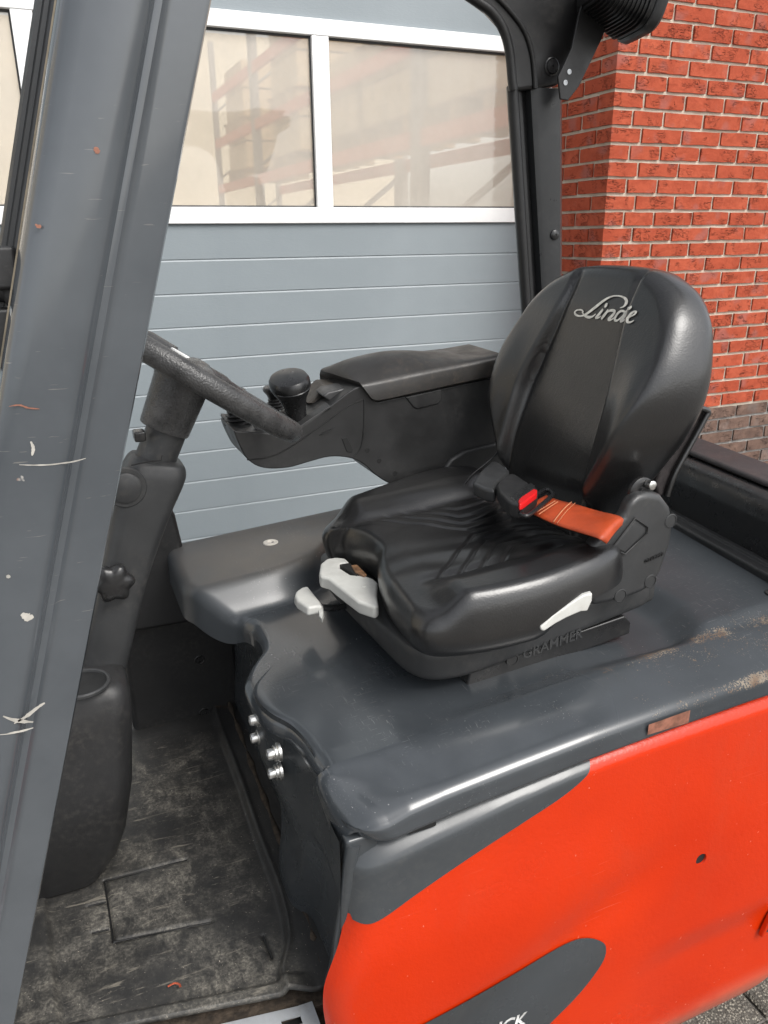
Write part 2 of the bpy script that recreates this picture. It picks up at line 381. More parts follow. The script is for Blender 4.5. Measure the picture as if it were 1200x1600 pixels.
M_GRAIN = simple('grained_steering_rubber', (.050, .050, .050), .30, var=.3, vscale=30, bs=.75, bscale=330, bd=.0016, dust=.25, dustc=(.22, .21, .2))
M_ROOF = simple('black_guard_plastic', (.009, .009, .0095), .40, var=.15, vscale=6, bs=.1, bscale=300, bd=.0008, dust=.04)
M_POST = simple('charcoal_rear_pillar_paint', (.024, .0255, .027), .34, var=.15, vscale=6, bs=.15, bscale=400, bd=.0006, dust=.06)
M_SILVER = simple('galvanised_steel', (.50, .52, .54), .42, metal=.45, var=.12, vscale=12, bs=.15, bscale=80, bd=.001, dust=.3, dustc=(.25, .2, .15))
M_BOLT = simple('zinc_bolt', (.62, .62, .60), .30, metal=1.0, var=.15, vscale=40, dust=.35, dustc=(.2, .14, .1))
M_HANDLE = simple('pale_grey_lever_plastic', (.52, .52, .49), .42, var=.08, vscale=25, bs=.2, bscale=200, bd=.0006, dust=.45, dustc=(.36, .33, .28))
M_BELT = simple('orange_seat_belt_webbing', (.36, .050, .012), .5, var=.22, vscale=14, bs=.4, bscale=420, bd=.0008, dust=.12, dustc=(.2, .09, .05))
M_THREAD = simple('pale_orange_thread', (.46, .18, .085), .7, var=.1)
M_REDBTN = simple('red_button_plastic', (.62, .012, .014), .35, var=.05)
M_LOGO = simple('worn_silver_print', (.72, .70, .63), .5, var=.2, vscale=120, dust=.35, dustc=(.1, .1, .1))
M_LETTER = simple('white_lettering', (.78, .78, .76), .45, var=.05)
M_TRIM = simple('slate_grey_side_paint', (.046, .051, .055), .24, var=.10, vscale=3, bs=.02, bscale=300, bd=.0004, dust=.05, spec=.45)
M_DARKGAP = simple('dark_gap_shade', (.010, .010, .010), .6, var=.3)  # near black that stands in for shade in gaps, holes and grooves
M_VELCRO = simple('dark_pouch_fabric', (.020, .016, .016), .85, var=.3, vscale=60, bs=.6, bscale=500, bd=.001)
M_SEALW = simple('rusty_white_plug', (.60, .56, .50), .5, var=.15, vscale=90, dust=.9, dustc=(.24, .10, .05))
M_RUST = simple('rusty_dirt', (.045, .033, .023), .9, var=.5, vscale=60, bs=.8, bscale=150, bd=.003)
M_SCREEN = simple('grey_switch_plastic', (.045, .045, .045), .35, var=.15, vscale=30)
M_DUSTPAD = simple('dusty_console_top', (.055, .048, .040), .5, var=.35, vscale=30, bs=.2, bscale=300, dust=.6, dustc=(.28, .22, .15))
M_REARTOP = simple('faded_black_cover', (.040, .035, .036), .55, var=.2, vscale=6, bs=.4, bscale=600, bd=.001, dust=.15)
M_REDSTK = simple('faded_orange_sticker', (.24, .10, .065), .5, var=.35, vscale=60, dust=.5, dustc=(.1, .08, .08))

# ================================================================== setting
# ---- ground: jointing sand sheet and concrete pavers
def ground_material():
    m, t, b = newmat('paver_yard'); P = pos(t)
    br = t.nodes.new('ShaderNodeTexBrick'); br.inputs['Scale'].default_value = 1.0
    br.inputs['Brick Width'].default_value = .2; br.inputs['Row Height'].default_value = .1; br.inputs['Mortar Size'].default_value = .004
    br.inputs['Color1'].default_value = (.17, .16, .15, 1); br.inputs['Color2'].default_value = (.21, .20, .18, 1); br.inputs['Mortar'].default_value = (.06, .055, .05, 1)
    t.links.new(P, br.inputs['Vector'])
    c = mix(t, mth(t, 'MULTIPLY', rng(t, noise(t, 60, 5, .7, P), .3, .7), .6), br.outputs[0], (.30, .28, .25)); setc(t, b, c); setr(t, b, .9)
    bump(t, b, noise(t, 150, 4, .7, P), .6, .004); return m
def paver_material():
    m, t, b = newmat('exposed_aggregate_paver'); P = pos(t); oi = t.nodes.new('ShaderNodeObjectInfo')
    v = t.nodes.new('ShaderNodeTexVoronoi'); v.inputs['Scale'].default_value = 190; t.links.new(P, v.inputs['Vector'])
    st = t.nodes.new('ShaderNodeSeparateColor'); t.links.new(v.outputs['Color'], st.inputs[0])
    c = mix(t, rng(t, st.outputs[0], 0, 1), (.07, .062, .05), (.42, .38, .31))
    c = mix(t, rng(t, v.outputs['Distance'], .30, .62), c, (.07, .063, .052))
    c = mix(t, mth(t, 'MULTIPLY', rng(t, noise(t, 9, 5, .7, P), .3, .7), .5), c, (.12, .11, .095))
    setc(t, b, c); setr(t, b, .85); bump(t, b, mth(t, 'SUBTRACT', noise(t, 120, 4, .7, P), v.outputs['Distance']), .8, .004); return m
M_GROUND = ground_material(); M_PAVER = paver_material()
S = 400
ground = mk('ground', [(-S, -S, -.012), (S, -S, -.012), (S, S, -.012), (-S, S, -.012)], [(0, 1, 2, 3)], M_GROUND, kind='structure', smooth=0)
def paver_mesh(i):
    bm = bmesh.new(); bmesh.ops.create_cube(bm, size=1); 
    for v in bm.verts: v.co = Vector((v.co.x * .193, v.co.y * .093, v.co.z * .05 - .025)) + Vector((random.uniform(-.0015, .0015), random.uniform(-.0015, .0015), random.uniform(-.002, .002) if v.co.z > 0 else 0))
    bmesh.ops.bevel(bm, geom=[e for e in bm.edges if min(v.co.z for v in e.verts) > -.01], offset=.006, segments=1, affect='EDGES')
    me = bpy.data.meshes.new('paver'); bm.to_mesh(me); bm.free(); me.materials.append(M_PAVER); return me
PM = [paver_mesh(i) for i in range(5)]
for j in range(27):
    for i in range(10):
        o = bpy.data.objects.new('paver', PM[(i * 3 + j * 7) % 5]); COL.objects.link(o); o.parent = ground
        o.location = (.3 + i * .2 + (.1 if j % 2 else 0), j * .1, random.uniform(-.002, .002)); o.rotation_euler = (0, 0, math.pi * random.randint(0, 1) + random.uniform(-.006, .006))

# ---- brick pier and wall to the right of the door
XC, YC, PITCH, BH = 2.155, 2.7617, .0625, .0502
wall = thing('brick_wall', (2.9, 2.9, 0), 'red brick wall corner with brown plinth courses beside the grey door', 'wall')
def brick_shell(lx, ly, lz, nx, ny, nz, jit, rs):
    rs = np.random.RandomState(rs); idx = {}; V = []; F = []
    def vid(i, j, k):
        key = (i, j, k)
        if key not in idx:
            p = np.array([lx * i / nx, ly * j / ny, lz * k / nz])
            p += rs.uniform(-1, 1, 3) * np.array([jit * .5, jit, jit * .8]) 
            idx[key] = len(V); V.append(p)
        return idx[key]
    for i in range(nx):
        for k in range(nz): F.append((vid(i, 0, k), vid(i + 1, 0, k), vid(i + 1, 0, k + 1), vid(i, 0, k + 1)))
    for i in range(nx):
        F.append((vid(i, 0, nz), vid(i + 1, 0, nz), vid(i + 1, ny, nz), vid(i, ny, nz))); F.append((vid(i, 0, 0), vid(i, ny, 0), vid(i + 1, ny, 0), vid(i + 1, 0, 0)))
    for k in range(nz):
        for j in range(ny):
            F.append((vid(0, j, k), vid(0, j, k + 1), vid(0, j + 1, k + 1), vid(0, j + 1, k))); F.append((vid(nx, j, k), vid(nx, j + 1, k), vid(nx, j + 1, k + 1), vid(nx, j, k + 1)))
    return V, F
def brick_me(lx, ly, nx, ny, rs, jit=.0016):
    V, F = brick_shell(lx, ly, BH, nx, ny, 2, jit, rs)
    me = bpy.data.meshes.new('brick'); me.from_pydata([tuple(v) for v in V], [], F); me.materials.append(M_BRICK); return me
def brick_pair(me):
    m2 = me.copy(); m2.materials.clear(); m2.materials.append(M_BROWN); return (me, m2)
LS, L3, LH, JT = .1945, .1425, .0920, .0135
V_S = [brick_pair(brick_me(LS, .05, 5, 1, s)) for s in range(10)]
V_3 = [brick_pair(brick_me(L3, .05, 4, 1, 50 + s)) for s in range(5)]
V_CA = [brick_pair(brick_me(LH, LS, 3, 4, 80 + s)) for s in range(6)]
V_CB = [brick_pair(brick_me(L3, LH, 4, 3, 90 + s)) for s in range(6)]
V_SD = [brick_pair(brick_me(.05, LS, 1, 5, 120 + s)) for s in range(6)]
V_SC = [brick_pair(brick_me(.05, .12, 1, 3, 140 + s)) for s in range(4)]
def put_brick(var, x, y, z, k):
    me = random.choice(var)[1 if k >= 24 else 0]
    o = bpy.data.objects.new('brick', me); COL.objects.link(o); o.parent = wall; o.matrix_parent_inverse = PINV[wall.name]
    o.location = (x, y + random.uniform(-.0012, .0012), z + random.uniform(-.001, .001)); o.rotation_euler = (0, random.uniform(-.004, .004), random.uniform(-.004, .004))
XLIM = 3.42; restA = ([], []); restB = ([], [])
def rest_brick(x, y, z, low=False):
    restV, restF = restB if low else restA
    V, F = brick_shell(LS, .05, BH, 2, 1, 1, .0012, len(restV) % 9973); n = len(restV)
    restV.extend([v + np.array([x, y, z]) for v in V]); restF.extend([tuple(a + n for a in f) for f in F])
for k in range(-6, 38):
    z = 2.3997 - k * PITCH - BH; typeA = (k % 2 == 0); own = (-3 <= k <= 28)
    if own:
        put_brick(V_CA if typeA else V_CB, XC, YC, z, k)
    x = XC + (LH if typeA else L3) + JT
    if typeA:
        if own: put_brick(V_3, x, YC, z, k)
        x += L3 + JT
    while x < 5.2:
        if own and x < XLIM: put_brick(V_S, x, YC, z, k)
        elif k < 24: rest_brick(x, YC, z)
        else: rest_brick(x, YC, z, True)
        x += LS + JT
    y = YC + (LS if typeA else LH) + JT
    if own: put_brick(V_SD, XC, y, z, k)
    y += LS + JT
    if own and not typeA: put_brick(V_SC, XC, y, z, k)
mk('far_bricks', *restA, M_BRICK, wall, smooth=0, kind='stuff'); mk('far_plinth_bricks', *restB, M_BROWN, wall, smooth=0, kind='stuff')
g = .008
prism('mortar', [(XC + g, YC + g, 0), (5.3, YC + g, 0), (5.3, YC + .6, 0), (XC + g, YC + .6, 0)], (0, 0, 2.85), M_MORTAR, wall, bevel=0)

# ---- sectional door
YD = 3.20; X0D, X1D = -2.1, 2.42
door = thing('sectional_door', (.3, YD, 0), 'grey ribbed sectional garage door with a white framed window band', 'door')
def strip_mesh(h):
    prof = [(.0045, 0), (.0, .0), (.0, .005), (.0, h * .5), (0, h - .0085), (.0045, h), (.0045, h + .001)]
    V = [(x, y, z) for x in (0, X1D - X0D) for y, z in prof] ; n = len(prof)
    F = [(i, i + 1, n + i + 1, n + i) for i in range(n - 1)]
    me = bpy.data.meshes.new('rib_panel'); me.from_pydata(V, [], F); shade(me, 15); me.materials.append(M_DOOR); return me
SM = strip_mesh(.127 - .0004)
def strip(z):
    o = bpy.data.objects.new('rib_panel', SM); COL.objects.link(o); o.parent = door; o.matrix_parent_inverse = PINV[door.name]; o.location = (X0D, YD, z)
ZB = 1.743
for k in range(1, 14): strip(ZB - k * .127)
for k in range(0, 7): strip(2.464 + k * .127)
box('door_core', (X0D, YD + .013, .07), (X1D, YD + .05, 1.743), M_DOOR, door, bevel=0)
box('door_core', (X0D, YD + .013, 2.464), (X1D, YD + .05, 3.36), M_DOOR, door, bevel=0)
box('bottom_rail', (X0D, YD - .014, ZB + .001), (X1D, YD + .04, 1.804), M_WHITE, door, bevel=.003)
box('top_rail', (X0D, YD - .014, 2.407), (X1D, YD + .04, 2.463), M_WHITE, door, bevel=.003)
xm = [-2.10 + .02, -1.0, .037, 1.072, 2.107]
for x in xm: box('mullion', (x, YD - .0125, 1.8045), (x + .068, YD + .038, 2.4065), M_WHITE, door, bevel=.002)
for a, b_ in zip(xm[:-1], xm[1:]):
    a2, b2 = a + .068, b_
    box('pane', (a2 + .001, YD + .012, 1.806), (b2 - .001, YD + .016, 2.405), M_PANE, door, bevel=0)
    gV = [];
    for q in (0, .006):
        for (xx, zz_) in ((a2 + q, 1.8045 + q), (b2 - q, 1.8045 + q), (b2 - q, 2.4065 - q * 1.5), (a2 + q, 2.4065 - q * 1.5)): gV.append((xx, YD + .004 + q * .3, zz_))
    mk('gasket', gV, [(i, (i + 1) % 4, 4 + (i + 1) % 4, 4 + i) for i in range(4)], M_BLACK, door, smooth=0)

# ---- warehouse behind the windows
M_HFLOOR = simple('grey_hall_floor', (.30, .29, .27), .6, var=.2, vscale=1)
M_HWALL = simple('cream_hall_wall', (.72, .64, .50), .8, var=.08, vscale=1)
M_BEAM = simple('orange_rack_beam', (.62, .10, .03), .45, var=.1)
M_UPR = simple('dull_rack_upright', (.28, .27, .26), .5, var=.1)
M_WOOD = simple('pallet_wood', (.42, .28, .15), .8, var=.3, vscale=6, bs=.4, bscale=60, bd=.002)
M_CARD = simple('tan_cardboard', (.62, .48, .30), .8, var=.15, vscale=4)
M_TAPE = simple('brown_tape', (.34, .22, .11), .4, var=.1)
mk('warehouse_floor', [(-7, 3.3, .002), (9, 3.3, .002), (9, 20, .002), (-7, 20, .002)], [(0, 1, 2, 3)], M_HFLOOR, kind='structure', smooth=0)
box('warehouse_wall', (-7, 20, 0), (9, 20.2, 6), M_HWALL, bevel=0, kind='structure')
box('warehouse_wall', (-7.2, 3.3, 0), (-7, 20, 6), M_HWALL, bevel=0, kind='structure')
XR = 3.0
levels = [at(549, 243, X=XR)[2], at(545, 121, X=XR)[2]]
lev = [levels[0], levels[1], levels[1] + (levels[1] - levels[0])]
def rack(y0, y1, xr, lv, label):
    r = thing('pallet_rack', (xr + .5, (y0 + y1) / 2, 0), label, 'rack', 'warehouse racks')
    for yy in (y0, y1):
        for xx in (xr, xr + 1.0): box('upright', (xx, yy - .05, 0), (xx + .08, yy + .05, 4.6), M_UPR, r, bevel=.004)
        for zz_ in (0.6, 1.6, 2.6, 3.6):
            tube('brace', [(xr + .05, yy, zz_), (xr + 1.0, yy, zz_ + .7)], .018, M_UPR, r, n=6)
    for zl in lv:
        for xx in (xr - .012, xr + 1.04): box('beam', (xx, y0 + .052, zl - .065), (xx + .05, y1 - .052, zl + .065), M_BEAM, r, bevel=.006)
    return r
ys = [3.75, 6.35, 8.95, 11.55, 14.15]
for i in range(4):
    rack(ys[i] + (.06 if i else 0), ys[i + 1] - .06 + .0, XR, lev, ['orange beamed warehouse rack nearest the door behind the right window pane', 'second orange beamed warehouse rack from the door behind the windows', 'third orange beamed warehouse rack from the door behind the windows', 'farthest orange beamed warehouse rack deep in the hall'][i])
def pallet(x, y, z, label):
    p = thing('pallet', (x, y, z), label, 'pallet', 'pallets on the warehouse racks')
    for k in range(5): box('deck_board', (x - .02, y - .6 + k * .275, z + .12), (x + 1.0, y - .6 + k * .275 + .1, z + .142), M_WOOD, p, bevel=.002, seg=1)
    for yy in (-.55, -.05, .45): box('runner', (x, y + yy, z), (x + .98, y + yy + .1, z + .119), M_WOOD, p, bevel=.002, seg=1)
def carton(x, y, z, sx, sy, sz, label):
    o = thing('carton', (x + sx / 2, y + sy / 2, z), label, 'carton', 'cartons on the warehouse racks')
    box('body', (x, y, z), (x + sx, y + sy, z + sz), M_CARD, o, bevel=.008)
    box('tape', (x - .002, y + sy / 2 - .03, z + sz * .55), (x + sx * .8, y + sy / 2 + .03, z + sz + .002), M_TAPE, o, bevel=0)
RK = lambda y: 'nearest' if y < 6.3 else 'second' if y < 8.9 else 'third' if y < 11.5 else 'farthest'
for li in (0, 1):
    for yc in (4.5, 5.75, 7.1, 8.35, 10.2, 12.8):
        if (li, yc) in ((0, 4.5), (1, 5.75), (1, 8.35)): continue
        z0 = lev[li] + .07; pallet(XR + .02, yc, z0, f'wooden pallet on the {("lower", "upper")[li]} beam level of the {RK(yc)} warehouse rack')
        for a in range(2):
            for b_ in range(2):
                carton(XR + .05, yc - .56 + a * .56, z0 + .15 + b_ * .36, .9, .54, .34, f'tan carton on the {("lower", "upper")[li]} level of the {RK(yc)} warehouse rack, {("bottom", "top")[b_]} layer')

# ================================================================== forklift
FK = thing('forklift', (.55, 1.27, 0), 'orange red and slate grey forklift truck with black seat in front of the door', 'forklift')

# ---- hood: a shelf on the far side, a sunken deck for the seat, a rounded near side band
TILT = .07
_SM = {}
def sm(xs, ys, q, k=.012):
    key = (id(xs), k)
    if key in _SM: return np.interp(q, *_SM[key])
    d = np.linspace(min(xs) - .1, max(xs) + .1, 6000); v = np.interp(d, xs, ys); nt_ = int(4 * k / (d[1] - d[0]))
    kk = np.exp(-.5 * ((np.arange(-nt_, nt_ + 1) * (d[1] - d[0])) / k) ** 2); kk /= kk.sum()
    v = np.convolve(np.pad(v, nt_, mode='edge'), kk, 'valid'); _SM[key] = (d, v); return np.interp(q, d, v)
F_Y = [.78, .83, .87, .89, .96, 1.0, 1.03, 1.06, 1.107, 1.165, 1.20, 1.24, 1.28, 1.34, 1.375, 1.40, 1.43, 1.47, 1.75]
F_X = [.262, .262, .266, .268, .264, .256, .238, .228, .224, .226, .245, .278, .288, .288, .272, .235, .190, .176, .178]
def hoodF(y): return sm(F_Y, F_X, y, .010)
ST_X = [.15, .36, .44, .49, .53, .60, 1.4]; ST_Y = [1.435, 1.440, 1.465, 1.50, 1.58, 1.675, 1.675]
def stepY(x): return sm(ST_X, ST_Y, x, .02)
def ztop(x, y):
    x = np.asarray(x, float)
    ins_far = sstep(-.004, .060, stepY(x) - y)
    ins_rear = 1 - sstep(.95, 1.03, x + .10 * np.clip(.98 - y, 0, .1) * 4)
    near = 1 - sstep(.880, .915, y)
    inside = ins_far * ins_rear
    z = 1.0 + TILT * (x - .3) + .052 * (1 - ins_far) * (1 - near) + near * np.interp(x, [.3, .42, .527, .665, .814, .977, 1.09, 1.3], [-.010, -.009, -.006, -.0035, -.005, -.009, -.014, -.016]) - (.009 + .018 * sstep(.70, .92, x)) * inside * (1 - near) 
    return z
def xre(y): return 1.21 + .14 * (y - .969)
def hood():
    cols = []   # (y, z-offset, ny, nz, F, r, L, crest_y)
    for a in np.linspace(90, 12, 8):
        ra = math.radians(a); R = .05; y = 1.725 - R + R * math.sin(ra); cols.append((y, -R + R * math.cos(ra), math.sin(ra), math.cos(ra), .18, .022, .05, 1.675))
    for y in np.concatenate([np.linspace(1.675, 1.47, 16), np.linspace(1.465, .90, 150), np.linspace(.897, .880, 6)]):
        Lw = .006 + .018 * sstep(1.14, 1.24, y) + .030 * sstep(1.36, 1.42, y); cols.append((y, 0, 0, 1, None, .024, Lw, y))
    band = catmull([(.880, 0), (.866, -.002), (.840, -.009), (.812, -.018), (.797, -.0235), (.788, -.028), (.7815, -.034), (.7785, -.041), (.7775, -.050), (.777, -.0655), (.785, -.069)], 5)
    tg = np.gradient(band, axis=0)
    for (y, dz), (ty, tz) in zip(band[1:], tg[1:]):
        n = np.array([tz, -ty]); n /= np.linalg.norm(n)
        if n[1] < 0 and y > .79: n = -n
        ny, nz = n
        if ny > 0: ny, nz = -ny, -nz
        if dz < -.040: ny, nz = -1.0, 0.0
        t_ = sstep(.88, .78, y)
        cols.append((y, dz, ny, abs(nz) if dz > -.06 else nz, .262 + .016 * t_ + .012 * sstep(-.04, -.07, dz), .024 + .030 * t_, .008 + .030 * t_, .880))
    def drop(x, dz, cy, y):
        if cy != .880 or y >= .880: return 0.0
        return -float(np.interp(x, [.262, .298, .326, .364, .42], [.024, .020, .012, .004, 0])) * float(np.interp(-dz, [0, .012, .030, .0655, .08], [0, .5, 1, .42, .42]))
    rows_w = np.linspace(1, 0, 6)[:-1]; rows_f = np.linspace(0, 90, 9)
    tt = np.concatenate([np.linspace(0, .28, 70)[1:], np.linspace(.28, 1, 75)[1:]])
    V = []; nc = len(cols); rows = []
    for kind, arr in (('w', rows_w), ('f', rows_f), ('t', tt)):
        for q in arr: rows.append((kind, q))
    for kind, q in rows:
        for (y, dz, ny, nz, F, r, L, cy) in cols:
            F_ = float(hoodF(y)) if F is None else F
            if kind == 't':
                x = F_ + r + (xre(y) - F_ - r) * q; z = float(ztop(x, cy)) + dz + drop(x, dz, cy, y); V.append((x, y, z))
            else:
                z0 = float(ztop(F_ + r, cy)) + dz + drop(F_ + r, dz, cy, y); a = math.radians(q) if kind == 'f' else 0
                ins = r * (1 - math.sin(a)) + (L * q if kind == 'w' else 0); x = F_ + r * (1 - math.cos(a))
                V.append((x, y - ny * ins, z0 - nz * ins))
    mk('hood', V, gridfaces(len(rows), nc), M_HOOD, FK, smooth=60)
hood()
# plug on the shelf
pz = float(ztop(.39, 1.57)); pc = at(423, 848, Z=pz)
lathe('hood_plug', (pc[0], pc[1], pz - .002), (0, 0, 1), [(.017, 0), (.017, .003), (.015, .0045), (.008, .0042), (.007, .0025), (.001, .0022)], M_SEALW, FK, n=24)
c2 = at(1199, 938, Z=1.05); lathe('hood_plug', (c2[0] + .012, c2[1], float(ztop(c2[0] + .012, c2[1])) - .002), (0, 0, 1), [(.014, 0), (.014, .004), (.012, .005), (.001, .005)], M_BLACK, FK, n=20)
# gap rail and rear cover
SWV = (.95 * .14, .95, 0); xa = xre(.80)
def sweep(name, prof, mat, bevel): return prism(name, [(xa + x, .80, z) for x, z in prof], SWV, mat, FK, bevel=bevel)
sweep('hood_rear_rail', [(-.004, 1.0), (-.004, 1.072), (.0, 1.078), (.018, 1.080), (.020, 1.086), (.036, 1.088), (.036, 1.0)], M_CHAR, .002)
sweep('rear_cover', catmull([(.030, 1.0), (.030, 1.135), (.034, 1.170), (.046, 1.194), (.066, 1.205)], 6).tolist() + [(.10, 1.206), (.14, 1.206), (.14, 1.0)], M_BLACKS, .003)
sweep('rear_cover_lid', [(.074, 1.2085), (.074, 1.216), (.080, 1.221), (.148, 1.229), (.155, 1.222), (.155, 1.2085)], M_REARTOP, .003)
# ---- panel under the front lip of the hood
def front_panel():
    ysm = np.linspace(1.75, .80, 140); zs = np.linspace(.990, .565, 60); V = []
    for z in zs:
        for y in ysm:
            f = max(float(sm(F_Y, F_X, y, .012)), .224 + .092 * float(sstep(1.10, 1.24, y))) if 1.08 < y < 1.40 else .316 if y >= 1.40 else float(sm(F_Y, F_X, y, .012)); fl = .262 + .052 * float(sstep(1.10, 1.24, y))
            low = sstep(.90, .74, z); x = f * (1 - low) + (fl - .004) * low + .006
            rec = sstep(.985, .93, y + .35 * (z - .75)) * sstep(.84, .80, z) * sstep(.80, .83, y)
            x += .016 * rec - .010 * sstep(.72, .60, z) * sstep(.99, 1.06, y)
            V.append((x, y, min(z, .925 + .065 * float(sstep(.85, .93, y)))))
    mk('front_panel', V, gridfaces(len(zs), len(ysm)), M_TRIM, FK, smooth=60)
front_panel()
for px, py, X in ((400, 1124, .228), (402, 1152, .230), (428, 1177, .234), (430, 1207, .236)):
    c = at(px, py, X=X)
    b1 = lathe('bolt', (X + .010, c[1], c[2]), (-1, 0, 0), [(.0150, 0), (.0150, .004), (.0135, .0048), (.0125, .006), (.0125, .0095), (.0115, .0105)], M_BOLT, FK, n=28)
    lathe('bolt_head', (X + .0005, c[1], c[2]), (-1, 0, 0), [(.0088, 0), (.0088, .010), (.0078, .0115), (.0045, .0115), (.0042, .007), (.0005, .007)], M_BOLT, b1, n=24)
# ---- corner post under the hood
tube('corner_post', catmull([at(552, 1318, Y=.802), at(548, 1338, Y=.802), at(541, 1400, Y=.805), at(532, 1460, Y=.815), at(526, 1500, Y=.83), at(517, 1530, Y=.85)], 6), .0105, M_TRIM, FK, n=14)

box('corner_filler', (.276, .797, .66), (.325, .835, .925), M_TRIM, FK, bevel=.006)
# ---- red side panel
def ZT(x): return np.interp(x, [.2, .3, .42, .52, .63, .75, .9, 1.02, 1.6], [.895, .905, .924, .939, .953, .960, .966, .969, .985])
def sideY(x, z):
    zt = ZT(x); y = .7705 + 1.25 * .0022 * np.logaddexp(0, (z - (zt - .021)) / .0022)
    xf = frontX(z); y += .030 * np.exp(-np.clip(x - xf, 0, 1) / .016)
    # swage: shallow hollow between two diagonals
    s = (z - .50) - .46 * (x - .42); y += .010 * np.exp(-(s / .055) ** 2) * sstep(.95, .6, x) * sstep(.24, .34, x)
    y += -.010 * sstep(.86, .70, z) * sstep(.9, .5, x) + .006
    s2 = (z - .47) + .0 * x; y += .010 * sstep(.04, -.04, s2) * sstep(.75, .95, x)
    y += .028 * np.clip((.268 - z) / .08, 0, 1.2) ** 1.5
    return y
FRZ = [.20, .45, .60, .64, .68, .71, .74, .78, .95]; FRX = [.235, .235, .236, .232, .234, .244, .258, .270, .279]
def frontX(z): return sm(FRZ, FRX, z, .012)
GB = catmull([(556, 1448), (585, 1440), (650, 1395), (740, 1335), (820, 1283), (880, 1243), (918, 1210), (934, 1186)], 8)
GB = np.array([[at(a, b, Y=.776)[0], at(a, b, Y=.776)[2]] for a, b in GB])
def side_panel():
    nx, nz = 230, 125; V = []; us = np.linspace(0, 1, nx); vs = np.linspace(0, 1, nz)
    hc = at(1096, 1343, Y=.776); hr = .0118
    for v in vs:
        for u in us:
            xr_ = .235 + (1.55 - .235) * u; zt = ZT(xr_); zb = .192 + max(0, xr_ - 1.15) * 1.5
            z = zb + (zt - zb) * v; xf = float(frontX(z)); x = xf + (1.55 - xf) * u
            V.append([x, 0, z])
    V = np.array(V); d = np.hypot(V[:, 0] - hc[0], V[:, 2] - hc[2])
    near = d < hr * 1.6
    for i in np.where(near)[0]:
        r_ = d[i]; dirv = (V[i, [0, 2]] - hc[[0, 2]]) / max(r_, 1e-6)
        V[i, [0, 2]] = hc[[0, 2]] + dirv * (hr if r_ < hr * 1.25 else r_ )
    inside = d < hr * 1.02
    V[:, 1] = sideY(V[:, 0], V[:, 2])
    dd = d.reshape(nz, nx)
    F = [f for f in gridfaces(nz, nx) if not all(d[i] < hr * 1.25 for i in f)]
    o = mk('side_panel', V, F, M_RED, FK, smooth=60); o.data.materials.append(M_TRIM)
    for p in o.data.polygons:
        if p.center.x < .66 and p.center.z > np.interp(p.center.x, GB[:, 0], GB[:, 1]) + .008: p.material_index = 1
    yy = float(sideY(hc[0], hc[2])); 
    lathe('panel_hole', (hc[0], yy + .0005, hc[2]), (0, 1, 0), [(.0122, 0), (.0116, .0015), (.0116, .003)], M_RED, o, n=24, caps=False)
    lathe('hole_back', (hc[0], yy + .0035, hc[2]), (0, 1, 0), [(.0135, 0), (.0135, .004)], M_DARKGAP, o, n=16)
    return o
SP = side_panel()
def patch(name, outline_px, mat, off, n=26, Yp=.776):
    "flat painted patch that follows the side panel: outline as positions, filled by a fine grid fan"
    P = np.array([[at(a, b, Y=Yp)[0], at(a, b, Y=Yp)[2]] for a, b in outline_px]); P = catclosed(P, 5) if len(P) < 40 else P
    bm = bmesh.new(); vs = [bm.verts.new((p[0], 0, p[1])) for p in P]; f = bm.faces.new(vs)
    bmesh.ops.triangulate(bm, faces=[f])
    for _ in range(3): bmesh.ops.subdivide_edges(bm, edges=[e for e in bm.edges if e.calc_length() > .012], cuts=1, use_grid_fill=True); bmesh.ops.triangulate(bm, faces=bm.faces[:])
    for v in bm.verts: v.co.y = float(sideY(v.co.x, v.co.z)) - off
    bmesh.ops.recalc_face_normals(bm, faces=bm.faces)
    me = bpy.data.meshes.new(name); bm.to_mesh(me); bm.free(); shade(me, 180); return link(name, me, mat, SP)
# painted grey zone below the hood
def band_patch():
    top = []; bot = []
    curve = catmull([(556, 1448), (585, 1440), (650, 1395), (740, 1335), (820, 1283), (880, 1243), (918, 1210), (934, 1186)], 8)
    P = np.array([[at(a, b, Y=.776)[0], at(a, b, Y=.776)[2]] for a, b in curve]); V = []; nr = 14
    P = np.vstack([[float(frontX(.79)) + .006, P[0][1] + .012], P]); 
    for x, z in P:
        zt = ZT(x) - .0005
        for k in range(nr):
            zz_ = z + (zt - z) * k / (nr - 1); xx = max(x, float(frontX(zz_)) + .002); V.append((xx, float(sideY(xx, zz_)) - .0016, zz_))
    return mk('grey_paint_band', V, gridfaces(len(P), nr), M_TRIM, SP, smooth=60)
band_patch()
patch('grey_inset', [(600, 1622), (639, 1600), (738, 1551), (816, 1512), (885, 1475), (915, 1465), (937, 1468), (944, 1479), (936, 1503), (900, 1548), (846, 1600), (800, 1650), (720, 1700), (600, 1735), (520, 1725), (500, 1700), (540, 1660)], M_TRIM, .0024)
ke = at(818, 1572, Y=.776); th = .034
LT = text('lettering', 'TRUCK', M_LETTER, SP, (ke[0] - .004, float(sideY(ke[0] - .05, ke[2])) - .0034, ke[2] - th * .70), (1, -.02, .0), (0, 0, 1), th, depth=.0004, shear=.25, bold=.022, align='RIGHT')
for v_ in LT.data.vertices: v_.co.y = float(sideY(v_.co.x, v_.co.z)) - .0034
